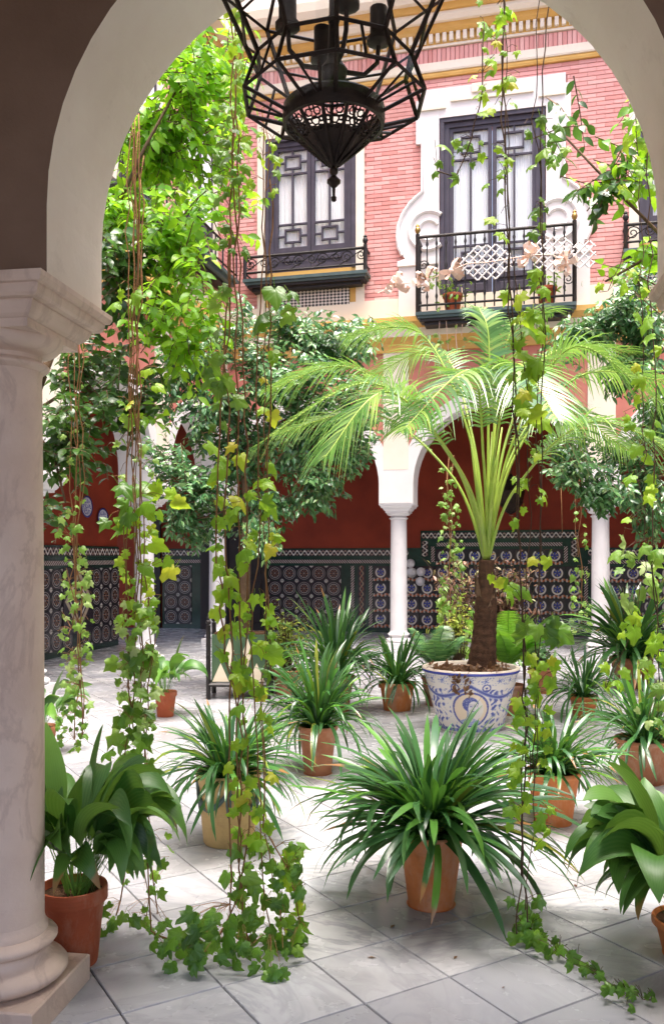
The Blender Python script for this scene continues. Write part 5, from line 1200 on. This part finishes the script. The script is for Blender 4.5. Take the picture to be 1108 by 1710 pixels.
ivy('thin pale ivy strand hanging in the far arch left of the palm trunk', 11.5,
    [[(748,760),(752,900),(748,1000),(752,1100)],[(756,760),(757,900),(760,1080)],[(744,780),(748,950),(742,1050)]],
    [(737,780,768,900,46,13,'ivypale'),(735,900,775,1010,60,14,'ivypale'),(733,1000,790,1095,80,16,'ivypale')], 'ivypale', 'stem', .006)
ivy('thin ivy strand hanging in the far arch right of the palm trunk', 12.0,
    [[(966,780),(968,900),(970,1040)],[(960,790),(965,930)],[(936,800),(938,890)]], [(955,830,980,930,12,11,'ivypale'),(955,930,985,1060,26,13,'ivypale')], 'ivypale', 'stem', .005)
ivy('pale trailing plants hanging from the tall balcony', 13.2,
    [[(735,470),(738,600)],[(746,480),(748,590)],[(762,480),(764,600)],[(772,480),(770,560)],[(918,470),(920,560)],[(975,500),(972,580)]],
    [(728,495,775,590,34,11,'ivypale'),(905,470,985,560,26,12,'ivypale'),(712,440,760,480,20,11,'ivypale')], 'ivypale', 'ribbon', .006)

# ------------------------------------------------------------------ bushes, ferns, little palm by the urn
random.seed(11)
def bush(label, px, py, d, zones, mat, leaf, name='shrub', potted=True, r=.16):
    b = W(px, py, d); b.z = 0; t = thing(name, b, label, 'shrub'); h = .26
    if potted: potmesh('flare', r, h).build('pot', M['pot2'], t, True, (0,0,0)); soil(t, r*.9, h*.9)
    st = MB(); ms = []
    for (x, y, rx, ry, rd, n) in zones:
        c = W(x, y, d)
        for _ in range(n//6):
            o_ = gv(.45); tip = c+RT*(o_.x*rx/FPX*d)+UP*(o_.z*ry/FPX*d)+FW*(o_.y*rd); root = b+UP*h*.9+gv(.03)
            st.tube([root, root.lerp(tip, .5)+UP*.05, tip], [.006,.004,.002], 4)
            for q in range(6):
                p = root.lerp(tip, .55+.45*q/5)+gv(.02); ms.append(frame(p, gv(1)+UP*.1, UP+gv(.5), leaf*random.uniform(.7, 1.2)))
    st.build('stems', M['darkstem'], t); stuff(scatter('foliage', SMALL, ms, M[mat], t)); return t
bush('dusky red leaved shrub behind the palm trunk before the tiled wall', 830, 1100, 10.5, [(800,965,50,30,.25,260),(860,960,50,35,.25,260),(740,960,40,30,.2,120),(840,1010,60,25,.25,160)], 'redleaf', .085)
bush('yellow-green shrub left of the palm trunk', 765, 1100, 9.6, [(765,1030,30,35,.2,260),(745,1060,30,30,.2,160)], 'yellowleaf', .075)
bush('small olive green shrub beside the iron planter', 478, 1110, 9.3, [(478,1045,32,28,.2,300),(470,1080,30,25,.2,200),(500,1070,25,25,.2,120)], 'yellowleaf', .06)
bush('low green shrub right of the urn at the back', 905, 1110, 9.4, [(900,1090,40,25,.2,240),(870,1080,35,25,.2,140)], 'smalltree', .085)
def fernlike(label, px, py, d, n, L, mat, name, zbase, dirb=None, cat='fern', lw=.03):
    b = W(px, py, d); b.z = 0; t = thing(name, b, label, cat); r = .14
    if zbase < .5: potmesh('flare', .15, .28).build('pot', M['pot2'], t, True, (0,0,0)); soil(t, .13, .25)
    for k in range(n):
        a = 2*math.pi*k/n+random.uniform(-.3, .3); el = random.uniform(58, 88); l = L*random.uniform(.75, 1.1); path = arcpath(l, el, el-50, 14)
        fr = MB(); pts = [b+UP*zbase+Vector((x*math.cos(a), x*math.sin(a), z)) for x, z in path]
        sd = Vector((-math.sin(a), math.cos(a), 0))
        fr.tube(pts, .004, 4)
        for i in range(2, 14):
            for s in (-1, 1):
                for hf in (0, .5):
                    p = pts[i] if hf == 0 else pts[i].lerp(pts[min(i+1, 14)], .5)
                    tg = (pts[min(i+1, 14)]-pts[i-1]).normalized(); ll = l*.26*math.sin(math.pi*(i+hf)/15)**.7+.01; v = (sd*s+tg*.5-UP*.25).normalized(); ww = tg*lw*.35
                    fr.add([p-ww, p+v*ll*.5-ww*.8, p+v*ll, p+v*ll*.5+ww*.8, p+ww], [(0,1,2,3,4)])
        o = fr.build('frond', M[mat], t, False)
    return t
fernlike('bright green fern growing behind the palm trunk', 848, 1120, 8.1, 20, .62, 'fern', 'fern', .42)
fernlike('little palm with stiff grey-green fronds left of the urn', 728, 1120, 8.6, 11, .55, 'smalltree', 'small_palm', .30, cat='palm', lw=.025)

# ------------------------------------------------------------------ iron planter with cream lozenges
def planter():
    b = FL(398, 1168); d = b.dot(FW); w_ = 100/FPX*d; h = .82; dp = .42
    t = thing('iron_planter', b, 'green and cream panelled planter on a black iron stand', 'planter'); 
    # local frame: x along RT, y along FW
    rz = YAW
    def B(name, mat, mb): return mb.build(name, mat, t, False, (0, 0, 0), rz)
    x0, x1 = -w_/2, w_/2; z0 = .15; z1 = .66
    for x in (x0, x1):
        for y in (0, dp):
            B('leg', M['iron'], MB().bar((x, y, 0), (x, y, z1+.1), .035).ball((x, y, z1+.13), .028).lathe([(.01,0),(.02,.02),(.004,.07)], 8, (x, y, z1+.155)))
    B('rail', M['iron'], MB().bar((x0, 0, z0), (x1, 0, z0), .03).bar((x0, dp, z0), (x1, dp, z0), .03).bar((x0, 0, z0), (x0, dp, z0), .03).bar((x1, 0, z0), (x1, dp, z0), .03))
    B('body', M['planter'], MB().box((x0+.03, .02, z0+.02), (x1-.03, dp-.02, z1)))
    n = 3
    for i in range(n):
        cx = x0+.03+(w_-.06)*(i+.5)/n; hw = (w_-.06)/n/2
        B('lozenge', M['creamtile'], MB().prism([(cx, z0+.03), (cx+hw*.92, z0+.03), (cx+hw*.1, z0+.20), (cx, z0+.22), (cx-hw*.1, z0+.20), (cx-hw*.92, z0+.03)], .008, .019))
        if i < n-1: B('lozenge', M['creamtile'], MB().prism([(cx+hw, z0+.16), (cx+hw*1.5, z0+.34), (cx+hw, z0+.47), (cx+hw*.5, z0+.34)], .009, .019))
    for z in (z0+.28,):
        for x in (x0, x1): B('chain_link', M['iron'], MB().tube([(x+.018*math.cos(a*.785), -.025, z+.035*math.sin(a*.785)) for a in range(8)], .005, 4, closed=True))
    s = B('soil', M['soil'], MB().box((x0+.05, .04, z1), (x1-.05, dp-.04, z1+.012)))
planter()

# ------------------------------------------------------------------ small things on the walls and balcony
def disc(name, label, p, nrm, r, mat, cat, group=None, uvp=False, bulge=.02):
    n = 28; q = Vector(nrm).to_track_quat('Z', 'Y'); vs = [(0,0,bulge*.7)]; fs = []
    for rr, z in ((r*.55, bulge*.6), (r*.7, bulge), (r, bulge*1.4), (r, bulge*1.1), (r*.6, 0)):
        for j in range(n): vs.append((rr*math.cos(2*math.pi*j/n), rr*math.sin(2*math.pi*j/n), z))
    for j in range(n): fs.append((0, 1+j, 1+(j+1)%n))
    for i in range(4):
        for j in range(n): fs.append((1+i*n+j, 1+(i+1)*n+j, 1+(i+1)*n+(j+1)%n, 1+i*n+(j+1)%n))
    uv = [(.5+v[0]/r*.45, .5+v[1]/r*.45) for v in vs]
    me = MB().add(vs, fs).mesh(name, mat, 'all', uv=uv); o = link(name, me, None, p, q.to_euler()); return tag(o, label, cat, group)
for (px, py, l) in ((170, 866, 'blue painted plate on the red wall, lower of the two'), (143, 846, 'blue painted plate on the red wall, upper of the two')):
    disc('wall_plate', l, onX(px, py, XW2)+Vector((.004,0,0)), (1,0,0), .17, M['az_plate'], 'plate', 'plates on the red wall')
for (px, py, l) in ((685, 941, 'topmost white globe of the cluster by the column'), (686, 955, 'white globe nearest the column in the cluster'), (702, 955, 'white globe on the right of the cluster by the column'), (701, 971, 'lowest white globe of the cluster by the column')):
    p = onY(px, py, YW-.16); tag(MB().ball((0,0,0), .085, 0, 14).build('wall_globe', M['marble_white'], None, 'all', p), l, 'globe', 'white globes beside the far column')
# lantern in the back gallery
lp = W(852, 830, 15.2); lt = thing('gallery_lantern', lp, 'dark lantern hanging in the far gallery behind the palm', 'lantern')
MB().lathe([(.02,-.3),(.08,-.27),(.2,-.12),(.24,.1),(.14,.3),(.05,.36),(.02,.4)], 8, lp).build('body', M['bronze'], lt); MB().tube([lp+UP*.4, Vector((lp.x, lp.y, 4.55))], .012, 5).build('chain', M['bronze'], lt)
# balcony decorations
def lattice(label, cx, cy, wpx, hpx, tilt):
    d = W(cx, cy, 13).dot(FW); c = onY(cx, cy, YF-DB-.06); k = (c-Vector((0,0,EYE))).dot(FW)/FPX; w_, h_ = wpx*k, hpx*k
    t = thing('lattice_ornament', c, label, 'ornament', 'white lattice ornaments on the balcony'); mb = MB(); n = max(3, int(w_/.085))
    inside = lambda x, z: (x/w_*2)**2+(z/h_*2)**2 < 1.05
    for s in (-1, 1):
        for i in range(-n, n+1):
            o_ = i*.13; pts = []
            for q in range(-12, 13):
                u = q/12*max(w_, h_)*.75; x = u+o_ if True else u; z = s*u
                if inside(x, z): pts.append(c+Vector((x, -.004*s, z*1.0)))
            if len(pts) > 1: mb.tube(pts, .012, 4)
    o = mb.build('lattice', M['white'], t)
lattice('white openwork lattice ornament tied to the middle of the tall balcony', 812, 438, 92, 66, 0)
lattice('white openwork lattice ornament at the right of the tall balcony', 922, 425, 70, 60, 0)
lattice('white openwork lattice ornament past the right end of the tall balcony', 975, 425, 40, 50, 0)
def bow(label, px, py, s):
    c = onY(px, py, YF-DB-.08); t = MB()
    for k in range(11):
        v = gv(1); v.y -= .3; v.normalize(); u = v.orthogonal().normalized(); q = v.cross(u); L = random.uniform(.10, .17)*s; wv = random.uniform(.03, .05)*s
        pts = []
        for f in range(5):
            g_ = f/4; c_ = v*L*math.sin(g_*2.4)+u*L*.55*(1-math.cos(g_*2.6))*.6; ww = wv*math.sin(.35+g_*2.4); pts += [c_-q*ww, c_+q*ww]
        t.add(pts, [(2*f, 2*f+1, 2*f+3, 2*f+2) for f in range(4)])
    t.ball((0,0,0), .03*s, 0, 6); o = t.build('bow', M['ribbon'], None, False, c); tag(o, label, 'bow', 'dried palm bows on the balcony')
for (px, py, s, l) in ((658,476,1.3,'pale bow hanging in the air left of the tall balcony'),(712,468,1.3,'pale bow at the left corner post of the tall balcony'),(752,452,1.4,'pale bow above the left flower pot of the balcony'),(882,426,1.5,'pale bow between the two white lattices'),(945,440,1.3,'pale bow at the right corner post of the tall balcony')): bow(l, px, py, s)
st = MB(); pts = [onY(x, y, YF-DB-.07) for x, y in ((630,490),(658,476),(712,468),(752,452),(780,440),(812,438),(850,432),(882,426),(922,425),(945,440))]
tag(st.tube(pts, .008, 5).build('garland_string', M['ribbon']), 'thin string tying the bows along the tall balcony', 'string')
for (px, l) in ((755, 'clay flower pot standing at the left of the tall balcony'), (912, 'clay flower pot standing at the right of the tall balcony')):
    p = onY(px, 505, YF-DB+.15); p.z = bzs+.0; t = thing('flower_pot', p, l, 'flower pot', 'pots on the tall balcony')
    potmesh('rim', .15, .27).build('pot', M['pot3'], t, True, (0,0,0)); soil(t, .13, .24)
    ms = [frame(p+Vector((random.gauss(0,.12), random.gauss(0,.1), .3+random.gauss(0,.08))), gv(1), UP+gv(.4), .1) for _ in range(50)]; stuff(scatter('foliage', SMALL, ms, M['ivydark'], t))

# ------------------------------------------------------------------ bits fallen on the floor
fd = MB()
for (px, py) in ((655,1548),(620,1600),(480,1560),(560,1440),(300,1370),(960,1480),(1010,1520),(760,1600),(840,1650)):
    p = FL(px, py); a = random.uniform(0, 6.28); u = Vector((math.cos(a), math.sin(a), 0)); v = Vector((-u.y, u.x, 0)); l = random.uniform(.008, .022)
    fd.add([p-u*l+UP*.002, p+v*l*.4+UP*.006, p+u*l+UP*.003, p-v*l*.4+UP*.004], [(0,1,2,3)])
tag(fd.build('fallen_leaves', M['dry']), 'scattered bits of dry leaf on the marble floor', None, None, 'stuff')
